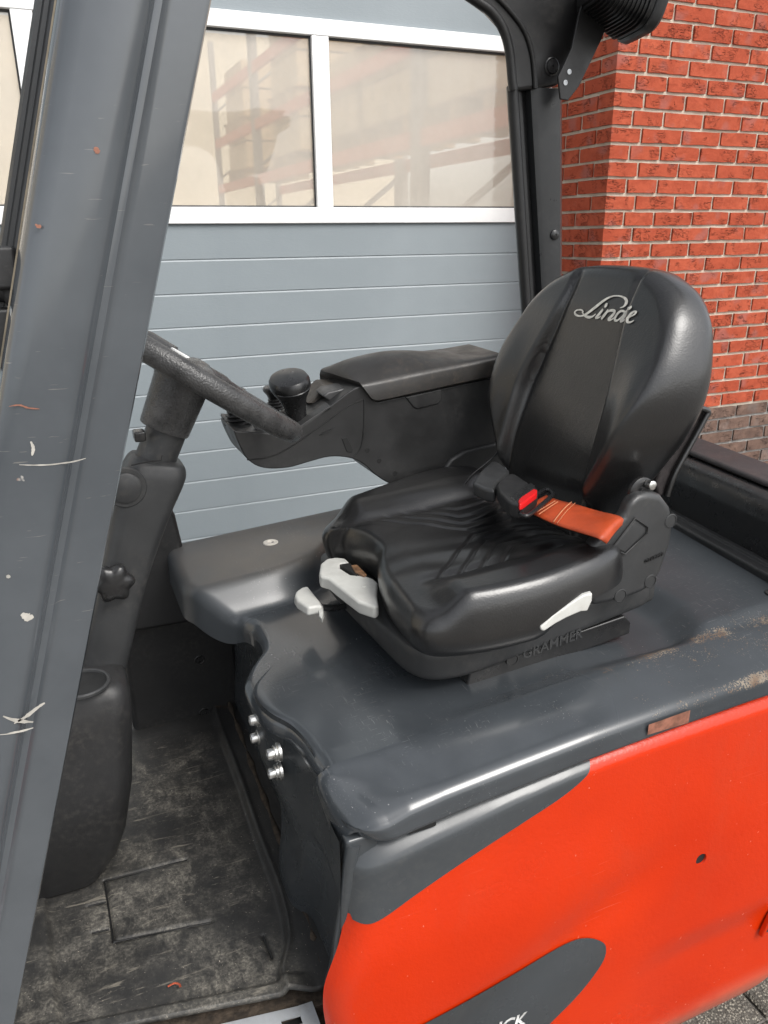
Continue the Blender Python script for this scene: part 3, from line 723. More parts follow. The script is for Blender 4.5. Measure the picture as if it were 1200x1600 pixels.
# grab recess at the rear of the panel
a_, b_ = at(1188, 1464, Y=.776), at(1196, 1428, Y=.776)
rec = prism('grab_recess', [(a_[0], .772, a_[2]), (a_[0] + .02, .772, b_[2]), (a_[0] + .16, .772, b_[2] + .01), (a_[0] + .15, .772, a_[2])], (0, .012, 0), M_RED, SP, bevel=.003)
prism('grab_slot', [(a_[0] + .008, .7705, a_[2] + .012), (a_[0] + .022, .7705, b_[2] - .003), (a_[0] + .15, .7705, b_[2] + .006), (a_[0] + .14, .7705, a_[2] + .012)], (0, .01, 0), M_CHAR, SP, bevel=.002)
# dark sheet standing for the shaded void behind the panel, chassis beam, rear fender
box('void_shade', (.30, .84, .30), (1.60, .86, .90), M_DARKGAP, FK, bevel=0)
prism('rear_fender', [(1.16, .83, .245), (1.20, .82, .30), (1.34, .82, .52), (1.7, .82, .60), (1.7, .86, .20), (1.22, .86, .20)], (0, .10, 0), M_RED, FK, bevel=.02)
box('hood_gap', (.43, .802, .885), (1.20, .83, .950), M_DARKGAP, FK, bevel=0)
box('slot_shade', (at(640, 1312, Y=.785)[0], .7845, .916), (at(682, 1290, Y=.785)[0], .800, .9335), M_DARKGAP, FK, bevel=.002)  # dark block standing in for the shaded slot under the hood lip
# faded sticker on the hood lip
q = [at(1010, 1147, Y=.776), at(1074, 1128, Y=.776), at(1077, 1108, Y=.776), at(1012, 1131, Y=.776)]
mk('sticker', [(p[0], .7735, p[2]) for p in q] , [(0, 1, 2, 3)], M_REDSTK, FK, smooth=0)

# ---- floor: plate, rubber mat with moulded rim and hatch lines, sill
FZ = .58
def segd(px, py, a, b):
    a = np.array(a); b = np.array(b); d = b - a; t = np.clip(((px - a[0]) * d[0] + (py - a[1]) * d[1]) / (d @ d), 0, 1)
    return np.hypot(px - a[0] - t * d[0], py - a[1] - t * d[1])
def floor_mat():
    xs = np.linspace(-.30, .300, 260); ys_ = np.linspace(.868, 1.745, 380); Xg, Yg = np.meshgrid(xs, ys_)
    Z = np.full(Xg.shape, FZ)
    rl = catmull([(.245, 1.74), (.240, 1.60), (.240, 1.40), (.236, 1.20), (.236, 1.06), (.222, .97), (.195, .905), (.19, .80)], 8)
    xr_ = np.interp(Yg, rl[::-1, 1], rl[::-1, 0]); Z += .014 * sstep(-.002, .012, Xg - xr_)
    Z += .010 * np.exp(-((Xg - xr_ - .008) / .006) ** 2) * .4
    xl = -.125 - .05 * (Yg - 1.0); Z += .012 * sstep(.0, -.014, Xg - xl)
    Z += .016 * sstep(.905, .885, Yg) * sstep(.25, .2, Xg)
    Z += .03 * sstep(1.70, 1.745, Yg)
    seams = []
    for a, b in (((-.043, 1.222), (.105, 1.222)), ((-.043, 1.222), (-.040, 1.062)), ((-.040, 1.062), (.118, 1.055)), ((-.075, 1.165), (-.045, 1.165)), ((-.072, 1.095), (-.045, 1.095)), ((.195, 1.0), (.198, .95))):
        Z -= .004 * np.exp(-(segd(Xg, Yg, a, b) / .0040) ** 2); seams.append((a, b))
    hatch = sstep(-.040, -.034, Xg) * sstep(.12, .05, Xg) * sstep(1.060, 1.068, Yg) * sstep(1.218, 1.210, Yg); Z += .0015 * hatch
    Z += .0025 * np.sin(Xg * 19 + 3 * np.sin(Yg * 9)) * np.sin(Yg * 13 + 1)
    # rear rim cut to the outline of the hood front
    Xg = np.where(Xg > .238, .238 + (Xg - .238) * (.86 + .28 * sstep(1.0, 1.2, Yg)), Xg)
    tw = lambda x, y: y + np.clip(.25 - x, 0, .4) * .20 * (1 - (y - .868) / .877) ** 2
    V = np.stack([Xg, tw(Xg, Yg), Z], -1).reshape(-1, 3)
    o = mk('floor_mat', V, gridfaces(len(ys_), len(xs)), M_MAT, FK, smooth=60)
    sd_ = o.modifiers.new('solid', 'SOLIDIFY'); sd_.thickness = .010; sd_.offset = -1
    for a, b in seams: tube('groove_shade', [(a[0] + (b[0] - a[0]) * t, tw(a[0] + (b[0] - a[0]) * t, a[1] + (b[1] - a[1]) * t), FZ - .0018) for t in np.linspace(0, 1, 8)], .0016, M_DARKGAP, o, n=6)  # dark cords laid in the mat grooves as their shade
    return o
floor_mat()
box('floor_plate', (-.45, .86, .50), (.34, 1.76, .565), M_RUST, FK, bevel=.003)
def sill():
    V = []; F = []; y0, y1 = .800, .868; zt = .569
    xs = [-.45, .035, .065, .085, .115, .135, .160, .182, .212, .236]; ysl = [y0, .838, .852, y1]
    for y in ysl:
        for x in xs: V.append((x, y + max(0, .22 - x) * .16 * (y - y0) / (y1 - y0), zt))
    sk = lambda i, j: i == 1 and j in (1, 3, 5, 7) 
    F = gridfaces(4, len(xs), skip=sk); n = len(V)
    V += [(x, y0, zt - .05) for x in xs]; F += [(j, j + 1, n + j + 1, n + j) for j in range(len(xs) - 1)]
    o = mk('step_sill', V, F, M_SILVER, FK, smooth=0)
    so_ = o.modifiers.new('solid', 'SOLIDIFY'); so_.thickness = .003; so_.offset = -1
sill()
box('sill_gap', (-.44, .806, .52), (.22, .862, .556), M_DARKGAP, FK, bevel=0)
tube('mat_grit_line', catmull([(.292, 1.70, .595), (.285, 1.45, .594), (.279, 1.2, .594), (.272, 1.0, .592), (.262, .90, .588)], 6), [.005 + .003 * math.sin(i * 2.3) for i in range(25)], M_RUST, FK, n=8)
# ---- kick panel, cowl, pedal box with cup holder
kp = [(.060, .54), (.060, .872), (.16, .862), (.24, .838), (.290, .808), (.312, .79), (.322, .765), (.325, .54)]
prism('kick_panel', [(x, 1.70, z) for x, z in catmull(kp[1:7], 4).tolist() + [kp[7], kp[0]]], (0, .06, 0), M_BLACK, FK, bevel=.014, seg=4)
for px, py in ((312, 1031), (319, 1113)):
    c = at(px, py, Y=1.70); r0 = lathe('screw', (c[0], 1.7005, c[2]), (0, -1, 0), [(.0125, 0), (.0125, .0015), (.0112, .0028), (.0075, .002), (.0072, .0036), (.0035, .0038), (.003, .002), (.0004, .002)], M_BLACKS, FK, n=24)
cw = [(.02, .86), (.02, 1.26), (.175, 1.20), (.205, 1.12), (.222, .98), (.235, .875), (.215, .855)]
prism('cowl', [(x, 1.66, z) for x, z in cw], (0, .09, 0), M_BLACK, FK, bevel=.012, seg=4)
def pedal_box():
    secs = []
    for z, x1, ya in ((.585, -.045, 1.235), (.64, -.012, 1.215), (.70, .008, 1.20), (.80, .030, 1.195), (.92, .043, 1.195), (.975, .046, 1.20), (.992, .040, 1.208), (1.000, .024, 1.225)):
        x0 = -.36; yb = 1.42; r = .035; pts = []
        for cx, cy, a0 in ((x1 - r, ya + r, -90), (x1 - r, yb - r, 0)):
            for a in np.linspace(a0, a0 + 90, 7): pts.append((cx + r * math.cos(math.radians(a)), cy + r * math.sin(math.radians(a)), z + .12 * (yb - cy) * 0 + .06 * (.0 - cx) * (z > .9)))
        pts += [(x0, yb, z + .02 * (z > .9)), (x0, ya, z + .02 * (z > .9))]
        secs.append(pts)
    o = loft('pedal_box', secs, M_BLACK, FK, smooth=50)
    c = at(140, 1066, Z=1.012); cx, cy = c[0] - .012, c[1] + .01
    lathe('cup_holder', (cx, cy, 1.004), (0, 0, 1), [(.045, 0), (.045, .004), (.0425, .006), (.0395, .005), (.0385, -.001 + .002)], M_CHAR, o, n=32)
    lathe('cup_well', (cx, cy, 1.0045), (0, 0, 1), [(.0388, 0), (.0388, .0012)], M_DARKGAP, o, n=32)
pedal_box()

# ---- steering column and wheel
YS = 1.34
def sp(px, py, Y=YS): return at(px, py, Y=Y)
def column():
    secs = []
    ctrl = [  # left px, right px, row px left, row px right, half depth
        ((118, 1048), (186, 1062), .060), ((128, 1000), (200, 1010), .060), ((150, 900), (225, 905), .058), ((165, 820), (250, 830), .056), ((178, 770), (268, 785), .055), ((190, 735), (283, 752), .053), ((196, 722), (288, 735), .050), ((201, 714), (284, 722), .045), ((206, 709), (272, 717), .036)]
    for (l, r, hd) in ctrl:
        a = sp(*l); b = sp(*r); mid = (a + b) / 2; d = (b - a) / 2; pts = []
        for k in range(32):
            an = 2 * math.pi * k / 32; c, s_ = math.cos(an), math.sin(an); e = .5
            pts.append(mid + d * np.sign(c) * abs(c) ** e + np.array([0, hd, 0]) * np.sign(s_) * abs(s_) ** e)
        secs.append(pts)
    secs = [list(x) for x in catmull(np.array(secs), 4)]
    o = loft('steering_column', secs, M_CHAR, FK, smooth=60)
    # round cap and star knob on the near side
    c = sp(196, 762, YS - .054); lathe('column_cap', c + np.array([0, .004, 0]), (0, -1, 0), [(.034, 0), (.034, .005), (.0325, .0065), (.026, .0065), (.0255, .0095), (.022, .0115), (.001, .0125)], M_CHAR, o, n=36)
    c = sp(176, 905, YS - .058); lathe('star_knob', c + np.array([.0, .008, 0]), (0, -1, 0), [(.012, 0), (.012, .012), (.026, .014), (.031, .019), (.0315, .028), (.028, .034), (.018, .037), (.001, .0375)], M_BLACKS, o, n=60, smooth=70, mod=lambda a, t: 1 + (.11 * math.cos(6 * a) if t > .012 else 0))
    c = sp(276, 772, YS - .02); lathe('column_slot', c + np.array([-.004, .0, 0]), (1, -.25, .2), [(.012, 0), (.012, .004), (.009, .005), (.0085, .003), (.001, .003)], M_BLACKS, o, n=20, mod=lambda a, t: 1 + .3 * math.cos(2 * a))
    # seam of the two shells
    tube('shell_seam', [sp(205, 727, YS - .0505), sp(228, 722, YS - .0515), sp(252, 719, YS - .050), sp(253, 712, YS - .044)], .0012, M_DARKGAP, o, n=6)
    return o
SCOL = column()
p0 = sp(243, 716); p1 = sp(262, 668); ax = (p1 - p0) / np.linalg.norm(p1 - p0)
lathe('column_tube', p0 - ax * .02, ax, [(.034, 0), (.034, .10)], M_CHAR, SCOL, n=36)
q0 = sp(256, 672); q1 = sp(287, 588); ax2 = (q1 - q0) / np.linalg.norm(q1 - q0)
wh = lathe('steering_hub', q0, ax2, [(.030, 0), (.041, .0015), (.0425, .004), (.047, .085), (.049, .092), (.046, .098), (.036, .100)], M_GRAIN, FK, n=40)
def wheel():
    c = sp(291, 572); e1 = sp(453, 668) - c; R = np.linalg.norm(e1) - .006; e1 = e1 / np.linalg.norm(e1)
    nrm = ax2 - e1 * (ax2 @ e1); nrm /= np.linalg.norm(nrm); e2 = np.cross(nrm, e1); e2 /= np.linalg.norm(e2)
    vw = (c - EYE) / np.linalg.norm(c - EYE); nrm = np.cross(vw, e1); nrm *= np.sign(nrm[2]); nrm /= np.linalg.norm(nrm); nrm = nrm - vw * .022; nrm /= np.linalg.norm(nrm); e1 = e1 - nrm * (e1 @ nrm); e1 /= np.linalg.norm(e1); e2 = np.cross(nrm, e1); e2 /= np.linalg.norm(e2)
    V = []; n1, n2 = 96, 18
    for i in range(n1):
        a = 2 * math.pi * i / n1; d = e1 * math.cos(a) + e2 * math.sin(a)
        # rim drops a little towards the outside (dished wheel)
        for k in range(n2):
            b = 2 * math.pi * k / n2; V.append(c + d * (R + .0175 * math.cos(b)) + nrm * (.0185 * math.sin(b) - .004))
    F = [(i * n2 + k, i * n2 + (k + 1) % n2, ((i + 1) % n1) * n2 + (k + 1) % n2, ((i + 1) % n1) * n2 + k) for i in range(n1) for k in range(n2)]
    o = mk('wheel_rim', V, F, M_GRAIN, wh, smooth=80)
    for ang in (25, 155, 270):
        a = math.radians(ang); d = e1 * math.cos(a) + e2 * math.sin(a); path = [c + d * r + nrm * h for r, h in ((.03, .004), (.09, .004), (.15, .0), (.190, -.004))]
        tube('wheel_spoke', catmull(path, 5), [.024] * 5 + [.020] * 5 + [.016] * 6, M_GRAIN, wh, n=14, flat=.62)
    lathe('hub_cover', c - nrm * .024, nrm, [(.046, 0), (.085, .006), (.095, .018), (.092, .026), (.080, .031), (.001, .034)], M_GRAIN, wh, n=40, smooth=60)
    lathe('horn_badge', c + nrm * .0105, nrm, [(.036, -.004), (.036, .0035), (.033, .0050), (.027, .0050), (.026, .0030), (.001, .0030)], M_LETTER, wh, n=36)
wheel()
box('indicator_lever', tuple(sp(205, 676) + np.array([0, -.05, -.006])), tuple(sp(222, 668) + np.array([.0, -.02, .004])), M_BLACKS, SCOL, bevel=.003)

# ---- near front pillar of the overhead guard
def pillar():
    # centre line leans backwards going up
    YP = .80
    z0, z1 = .45, 2.25
    lean = lambda z: .18 + (z - 1.8977) * .3015          # X of the rear edge
    prof = [(-.126, .155), (-.131, .060), (-.130, .030), (-.126, .012), (-.118, .003), (-.106, .0), (-.090, -.0035), (-.070, -.005), (-.062, -.0035), (-.056, .001), (-.0535, .006), (-.0505, .0105), (-.047, .010), (-.044, .0105), (-.041, .014), (-.038, .0165), (-.034, .0172), (-.006, .0165), (-.002, .018), (.0, .023), (.0, .06), (-.012, .10), (-.03, .155)]
    secs = []
    for z in np.linspace(z0, z1, 12):
        secs.append([(lean(z) + x, YP + y, z) for x, y in prof])
    o = loft('front_pillar', secs, M_PILLAR, FK, smooth=38, caps=True)
    # dark seal strip along the front edge
    prof2 = [(-.146, .160), (-.150, .100), (-.147, .094), (-.143, .094), (-.141, .090), (-.137, .090), (-.135, .086), (-.112, .078), (-.112, .160)]
    secs = [[(lean(z) + x, YP + y, z) for x, y in prof2] for z in np.linspace(z0, z1, 6)]
    loft('pillar_seal', secs, M_POST, o, smooth=30)
    secs = [[(lean(z) + x, YP + y, z) for x, y in ((-.1322, .052), (-.1322, .055), (-.1290, .055), (-.1290, .052))] for z in np.linspace(z0, z1, 4)]
    loft('pillar_edge_line', secs, simple('tan_seal_edge', (.25, .21, .15), .6, var=.3, vscale=25), o, smooth=0)
    # chips and scratches through the paint
    def face(px, py):
        q_ = at(px, py, Y=YP - .004); return q_[0], q_[2]
    def mark(pts, w, mat):
        c = catmull([(*face(a, b),) for a, b in pts], 5); T = np.gradient(c, axis=0); T /= np.linalg.norm(T, axis=1)[:, None]; V = []; n_ = len(c)
        xs_ = np.array([p[0] for p in prof[5:9]]); ys_ = np.array([p[1] for p in prof[5:9]])
        for i, (p, t_) in enumerate(zip(c, T)):
            hw = w * (.25 + .75 * math.sin(math.pi * (i + .5) / n_)) * random.uniform(.7, 1.2)
            for sg in (-1, 1):
                x, z = p[0] - t_[1] * hw * sg, p[1] + t_[0] * hw * sg
                V.append((x, YP + float(np.interp(x - lean(z), xs_, ys_)) - .0007, z))
        mk('paint_chip', V, gridfaces(n_, 2), mat, o, smooth=0)
    m_pale = simple('bare_pale_scratch', (.40, .38, .34), .6, var=.2, vscale=80); m_rust = simple('chip_rusty_primer', (.26, .11, .07), .7, var=.3, vscale=80)
    for pts, w_, mt in (([(5, 1118), (28, 1126), (52, 1128)], .0022, m_pale), ([(22, 1130), (40, 1120), (58, 1106), (70, 1098)], .0020, m_pale), ([(0, 1147), (30, 1143), (52, 1137)], .0012, m_pale),
                        ([(34, 958), (40, 962), (46, 964), (52, 962)], .0045, m_pale), ([(148, 230), (151, 235), (154, 240)], .0028, m_rust), ([(14, 636), (30, 634), (44, 638), (62, 639)], .0009, m_rust),
                        ([(30, 727), (70, 726), (110, 722), (134, 716)], .0008, m_pale), ([(48, 690), (52, 700), (50, 712)], .0016, m_pale), ([(10, 900), (13, 901), (16, 900)], .0022, m_pale), ([(55, 350), (60, 354), (64, 352)], .0016, m_rust)):
        mark(pts, w_, mt)
    # mirror bracket in front of the pillar
    c = at(10, 430, Y=.90)
    box('bracket', (c[0] - .05, .86, c[2] - .012), (c[0] + .012, .90, c[2] + .028), M_BLACK, o, bevel=.004)
    lathe('bracket_ball', at(12, 458, Y=.885) + np.array([-.002, 0, 0]), (1, 0, .05), [(.006, -.004), (.013, 0), (.0185, .008), (.0195, .016), (.017, .026), (.012, .032)], M_CHAR, o, n=24, smooth=60)
    tube('bracket_arm', [at(-90, 452, Y=.885), at(0, 455, Y=.885), at(18, 457, Y=.885)], .0105, M_BLACK, o, n=12)
    box('bracket', (c[0] - .05, .87, c[2] - .085), (c[0] + .002, .90, c[2] - .03), M_BLACK, o, bevel=.004)
pillar()

# ---- far rear pillar, roof corner, work lamp
def rear_pillar():
    YB = 1.70
    def sec(z, k=0.0):
        # outline in plan, seen from the near side: seal, groove, wide face
        x0 = 1.034 + (2.004 - z) * .137; x1 = 1.180 + (2.004 - z) * .080; wd = x1 - x0
        pr = [(.115, .13), (.058, .030), (.062, .006), (.075, .000), (wd - .010, -.004), (wd, .004), (wd + .04, .13)]
        return [(x0 + a, YB + b, z) for a, b in pr]
    def sec2(z):
        x0 = 1.034 + (2.004 - z) * .137
        return [(x0 + a, YB + b, z) for a, b in [(.10, .13), (.012, .030), (.003, .012), (.001, .004), (.006, -.004), (.016, -.006), (.024, -.002), (.027, .010), (.032, .016), (.040, .014), (.050, .020), (.066, .028), (.12, .13)]]
    zs_ = np.linspace(1.0, 2.012, 14)
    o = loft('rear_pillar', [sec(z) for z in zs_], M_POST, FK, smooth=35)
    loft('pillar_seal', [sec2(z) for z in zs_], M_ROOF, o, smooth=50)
    for px, py in ((867, 367),):
        c = at(px, py, Y=YB - .004); lathe('pillar_button', (c[0], YB - .002, c[2]), (0, -1, 0), [(.0125, 0), (.0122, .003), (.010, .005), (.003, .006), (.0028, .0045), (.0004, .0045)], M_BLACKS, o, n=24)
    return o
rear_pillar()
def roof_corner():
    YB = 1.695
    out = [(700, -40), (730, -6), (752, 10), (772, 32), (785, 55), (792, 85), (796, 125), (797, 141), (806, 143), (840, 139), (872, 133), (884, 118), (893, 85), (905, 50), (920, 10), (930, -50), (960, -120), (690, -120)]
    P = [at(a, b, Y=YB) for a, b in out]
    o = prism('roof_corner', P, (.088, .14, .022), M_ROOF, FK, bevel=.010, seg=4)
    # raised inner rib along the opening
    rib = catmull([at(a, b, Y=YB - .004) for a, b in ((690, -30), (735, 0), (762, 20), (780, 48), (789, 82), (793, 125), (795, 140))], 6)
    tube('inner_rib', rib + np.array([.012, 0, 0]), .0105, M_ROOF, o, n=12)
    rib = catmull([at(a, b, Y=YB - .001) for a, b in ((760, -20), (795, 15), (820, 50), (832, 90), (836, 138))], 6)
    tube('inner_rib', rib, .006, M_ROOF, o, n=10)
    c = at(862, 104, Y=YB)
    bx = lathe('roof_button', (c[0], YB + .003, c[2]), (0, -1, 0), [(.019, 0), (.019, .005), (.0165, .0065), (.0155, .005), (.0145, .008), (.003, .009), (.0025, .0075), (.0004, .0075)], M_BLACKS, o, n=28)
    # perforated bracket plate that carries the lamp
    pl = [(876, 155), (872, 120), (893, 75), (905, 20), (920, -30), (975, -30), (940, 62), (905, 135), (888, 157)]
    prism('lamp_bracket', [at(a, b, Y=1.64) for a, b in pl], (0, .006, 0), M_ROOF, o, bevel=.002)
    for px, py in ((890, 112), (884, 129)):
        c = at(px, py, Y=1.638); lathe('bracket_bolt', (c[0], 1.6395, c[2]), (0, -1, 0), [(.0055, 0), (.0055, .001), (.0038, .0012), (.0036, .0004), (.0002, .0004)], M_SILVER, o, n=16)
    # roof side rails; unseen crossbars and bars added to shade seat and deck
    zr = at(760, -60, Y=1.70)[2]
    zr += .012
    for ya, yb in ((.80, .90), (1.72, 1.83)): box('roof_rail', (.10, ya, zr), (1.40, yb, zr + .08), M_ROOF, o, bevel=.02)
    for xa in (.16, 1.30): box('shading_roof_crossbar', (xa, .902, zr), (xa + .10, 1.718, zr + .075), M_ROOF, o, bevel=.02)
    for k in range(5): box('shading_roof_bar', (.40 + k * .18, .903, zr + .006), (.40 + k * .18 + .035, 1.717, zr + .05), M_ROOF, o, bevel=.012)
    return o
RC = roof_corner()
def lamp():
    # finned rear work lamp: housing loft towards the lens at upper right
    c = at(972, -8, Y=1.60); fw = np.array([.92, -.22, -.28]); fw /= np.linalg.norm(fw)
    u, v, d = frame_of(fw); secs = []
    def rr(wx, wz, off, n=28):
        pts = []
        for k in range(n):
            a = 2 * math.pi * k / n; c_, s_ = math.cos(a), math.sin(a); e = .45
            pts.append(c + d * off + u * wx * np.sign(c_) * abs(c_) ** e + v * wz * np.sign(s_) * abs(s_) ** e)
        return pts
    secs = [rr(.050, .030, -.078), rr(.060, .040, -.074), rr(.072, .052, -.03), rr(.080, .060, .025), rr(.083, .063, .045)]
    o = loft('work_lamp', secs, M_ROOF, FK, smooth=40)
    loft('lamp_bezel', [rr(.085, .065, .046), rr(.088, .068, .050), rr(.088, .068, .066), rr(.083, .063, .072)], M_CHAR, o, smooth=40)
    for k in range(13):
        t = -.070 + k * .0085; w_ = .062 + .020 * (t + .074) / .1
        loft('cooling_fin', [rr(w_ + .0015, w_ - .0185, t), rr(w_ + .004, w_ - .0155, t + .0012), rr(w_ + .004, w_ - .0155, t + .0034), rr(w_ + .0015, w_ - .0185, t + .0046)], M_ROOF, o, smooth=40)
lamp()

# ---- seat
def cushion():
    o = [(.440, 1.330), (.468, 1.300), (.486, 1.235), (.486, 1.180), (.464, 1.127), (.447, 1.053), (.441, .972), (.440, .935), (.455, .905), (.500, .888), (.58, .875), (.66, .872), (.76, .888), (.815, .925), (.83, 1.0), (.832, 1.15), (.832, 1.30), (.82, 1.40), (.775, 1.445), (.69, 1.450), (.58, 1.425), (.495, 1.395), (.445, 1.362)]
    out = catclosed(o, 15); cen = np.array([.64, 1.145])
    def h(x, y):
        c = y - 1.150; z = 0
        z += .022 * sstep(.135, .215, abs(c)) * sstep(.47, .52, x)                     # side bolsters
        z += -.006 * math.exp(-((abs(c) - .145) / .014) ** 2) * sstep(.47, .53, x)       # valley inside the bolster
        z += -.016 * sstep(.74, .84, x) * (1 - sstep(.15, .22, abs(c))) - .010 * math.exp(-(((x - .70) / .12) ** 2 + (c / .12) ** 2))
        z += -.018 * sstep(.52, .43, x)
        fl = sstep(.50, .54, x) * sstep(.86, .80, x)
        for k in range(4):                                                            # stitched flutes that spread towards the front
            ck = .012 + .030 * k + .95 * max(0.0, .655 + .008 * k - x) + .15 * max(0.0, x - .70)
            z -= .0032 * math.exp(-((abs(c) - ck) / .0042) ** 2) * fl * sstep(.158, .135, abs(c))
        z += .0022 * math.sin(31 * x + 17 * y + 2.5 * math.sin(23 * y)) * math.sin(27 * y - 9 * x) * (1 - sstep(.15, .22, abs(c)))
        return z
    rings = [(0.0, 1.098, 0), (.85, 1.098, 0), (.93, 1.100, 0), (.965, 1.107, 0), (.985, 1.121, 0), (.998, 1.138, .1), (1.0, 1.150, .3), (.993, 1.162, .6), (.978, 1.174, .85), (.955, 1.182, 1), (.925, 1.187, 1)]
    rings += [(s, 1.187 + .003 * (1 - (s / .925) ** 2), 1) for s in np.linspace(.90, .02, 90)]
    # rear of the cushion sinks below the backrest
    return pillow('seat', out, cen, rings, lambda u, v, d: (u, v, d + .02 * sstep(.50, .80, u) + .040 * sstep(.62, .70, u) * sstep(1.155, 1.10, d) * sstep(1.05, .95, v)), M_LEATHER, FK, hfn=h)
SEAT = cushion()

BO = np.array([.832, 1.163, 1.20]); bt = np.array([.25, 0, 1.0]); bt /= np.linalg.norm(bt); bn = np.array([-1.0, 0, .25]); bn /= np.linalg.norm(bn)
def bmap(u, v, d): return BO + np.array([0, u, 0]) + bt * v + bn * d
WV = [-.06, 0, .04, .09, .145, .20, .25, .30, .35, .39, .425, .447, .458]; WW = [.105, .122, .140, .166, .196, .223, .238, .237, .223, .204, .172, .130, .085]
def bh(u, v):
    wv = np.interp(v, WV, WW); a = abs(u); cr = .084 + .040 * sstep(.42, .20, v) + .005 * sstep(.2, 0, v)
    side = sstep(cr, cr + .012, a); bol = side * (.006 + .024 * sstep(.45, .22, v)) * (1 - .0 * a)
    bol += .022 * sstep(.36, .16, v) * math.exp(-((a - .195) / .045) ** 2) * sstep(-.02, .10, v)
    z = bol - .004 * math.exp(-((a - cr) / .006) ** 2)
    z += .010 * math.exp(-((v - .12) / .09) ** 2) * (1 - side) - .010 * sstep(.36, .46, v)
    return z
def backrest():
    vs_ = np.array([-.06, -.03, 0, .045, .09, .145, .20, .25, .30, .35, .39, .425, .447])
    R_ = [(float(np.interp(v, WV, WW)), v) for v in vs_]; L_ = [(-a, v) for a, v in R_[::-1]]
    out = catclosed(R_ + [(.085, .4585), (.0, .462), (-.085, .4585)] + L_, 9); cen = np.array([0, .20])
    rings = [(0, -.070, 0), (.75, -.070, 0), (.90, -.067, 0), (.96, -.060, 0), (.985, -.050, 0), (1.0, -.036, 0), (1.0, -.026, .05), (.994, -.010, .2), (.98, .004, .45), (.96, .013, .7), (.935, .019, .9), (.905, .022, 1)]
    rings += [(s, .022 + .002 * (1 - s), 1) for s in np.linspace(.88, .015, 60)]
    return pillow('backrest', out, cen, rings, bmap, M_LEATHER, SEAT, hfn=bh)
BACK = backrest()
# worn silver script on the backrest: tapered pen strokes lying on the leather
def bface(px, py):
    "position on the front of the backrest"
    r = RR @ np.array([(px - CX) / FPX, (CY - py) / FPX, 1.0]); d = .022
    for _ in range(4):
        p0_ = BO + bn * d; t = ((p0_ - EYE) @ bn) / (r @ bn); q_ = EYE + t * r; u, v = q_[1] - BO[1], (q_ - BO) @ bt; d = .022 + bh(u, v)
    return u, v
STROKES = [
    ([(805, 315, 3), (850, 300, 9), (885, 270, 15), (905, 225, 17), (895, 180, 14), (850, 145, 9), (780, 128, 7), (700, 132, 8), (620, 160, 12), (540, 210, 16), (470, 265, 18), (400, 320, 18), (330, 375, 16), (270, 415, 14), (215, 438, 9), (160, 440, 9), (115, 420, 12), (98, 385, 12), (125, 355, 9), (170, 345, 8), (210, 352, 8), (235, 380, 7)], 3),
    ([(215, 375, 6), (232, 410, 8), (262, 440, 12), (300, 458, 14), (345, 460, 13), (385, 445, 9), (425, 410, 6)], 3),
    ([(540, 335, 13), (510, 375, 17), (470, 425, 18), (435, 462, 17), (418, 478, 10)], 3), ([(440, 480, 8), (480, 465, 8), (510, 440, 5)], 3),
    ([(560, 300, 6), (578, 285, 20), (595, 262, 20), (610, 245, 6)], 3),
    ([(625, 345, 13), (595, 385, 17), (555, 435, 18), (512, 490, 15)], 3), ([(575, 410, 6), (630, 365, 12), (690, 355, 14), (720, 370, 15), (710, 405, 17), (670, 450, 18), (628, 490, 16), (650, 505, 11), (690, 488, 7), (730, 450, 5)], 3),
    ([(892, 392, 9), (858, 366, 11), (812, 370, 13), (765, 410, 16), (730, 465, 17), (727, 505, 13), (762, 512, 11), (805, 482, 9), (848, 440, 8), (890, 400, 7)], 3), ([(990, 292, 14), (955, 325, 17), (905, 395, 18), (860, 455, 18), (820, 515, 17), (855, 520, 9), (890, 495, 6)], 3),
    ([(915, 480, 6), (960, 455, 8), (1010, 430, 10), (1050, 400, 11), (1058, 378, 10), (1025, 375, 11), (980, 405, 16), (940, 455, 18), (920, 500, 18), (930, 535, 13), (975, 538, 9), (1025, 510, 5)], 3)]
def logo():
    V = []; F = []
    for pts, _ in STROKES:
        c = catmull(pts, 6); px = 890 + c[:, 0] / 10; py = 450 + c[:, 1] / 10; hw = c[:, 2] / 10 * .00172
        uv = np.array([bface(a, b) for a, b in zip(px, py)]); T = np.gradient(uv, axis=0); T /= np.linalg.norm(T, axis=1)[:, None] + 1e-9; N = np.stack([-T[:, 1], T[:, 0]], 1); n0 = len(V)
        for (u, v), nn, h_ in zip(uv, N, hw):
            for s in (-1, 1):
                a, b = u + nn[0] * h_ * s, v + nn[1] * h_ * s; V.append(bmap(a, b, .0235 + bh(a, b) + .0012))
        F += [(n0 + 2 * i, n0 + 2 * i + 1, n0 + 2 * i + 3, n0 + 2 * i + 2) for i in range(len(uv) - 1)]
    me = bpy.data.meshes.new('script_lettering'); me.from_pydata([tuple(map(float, v)) for v in V], [], F)
    link('script_lettering', me, M_LOGO, SEAT)
logo()
# document pouch on the back of the seat
def pouch():
    a = [(1062, 634), (1108, 640), (1100, 655), (1058, 735), (1044, 772), (1030, 778), (1024, 760)]
    P = [at(*p, Y=1.02) for p in a]
    o = prism('document_pouch', P, (0, .30, 0), M_VELCRO, SEAT, bevel=.006)
    tube('pouch_hem', catmull([at(1064, 636, Y=1.015), at(1104, 641, Y=1.012), at(1098, 660, Y=1.012), at(1057, 735, Y=1.012), at(1042, 775, Y=1.014)], 6), .0055, M_LEATHER, SEAT, n=10)
pouch()
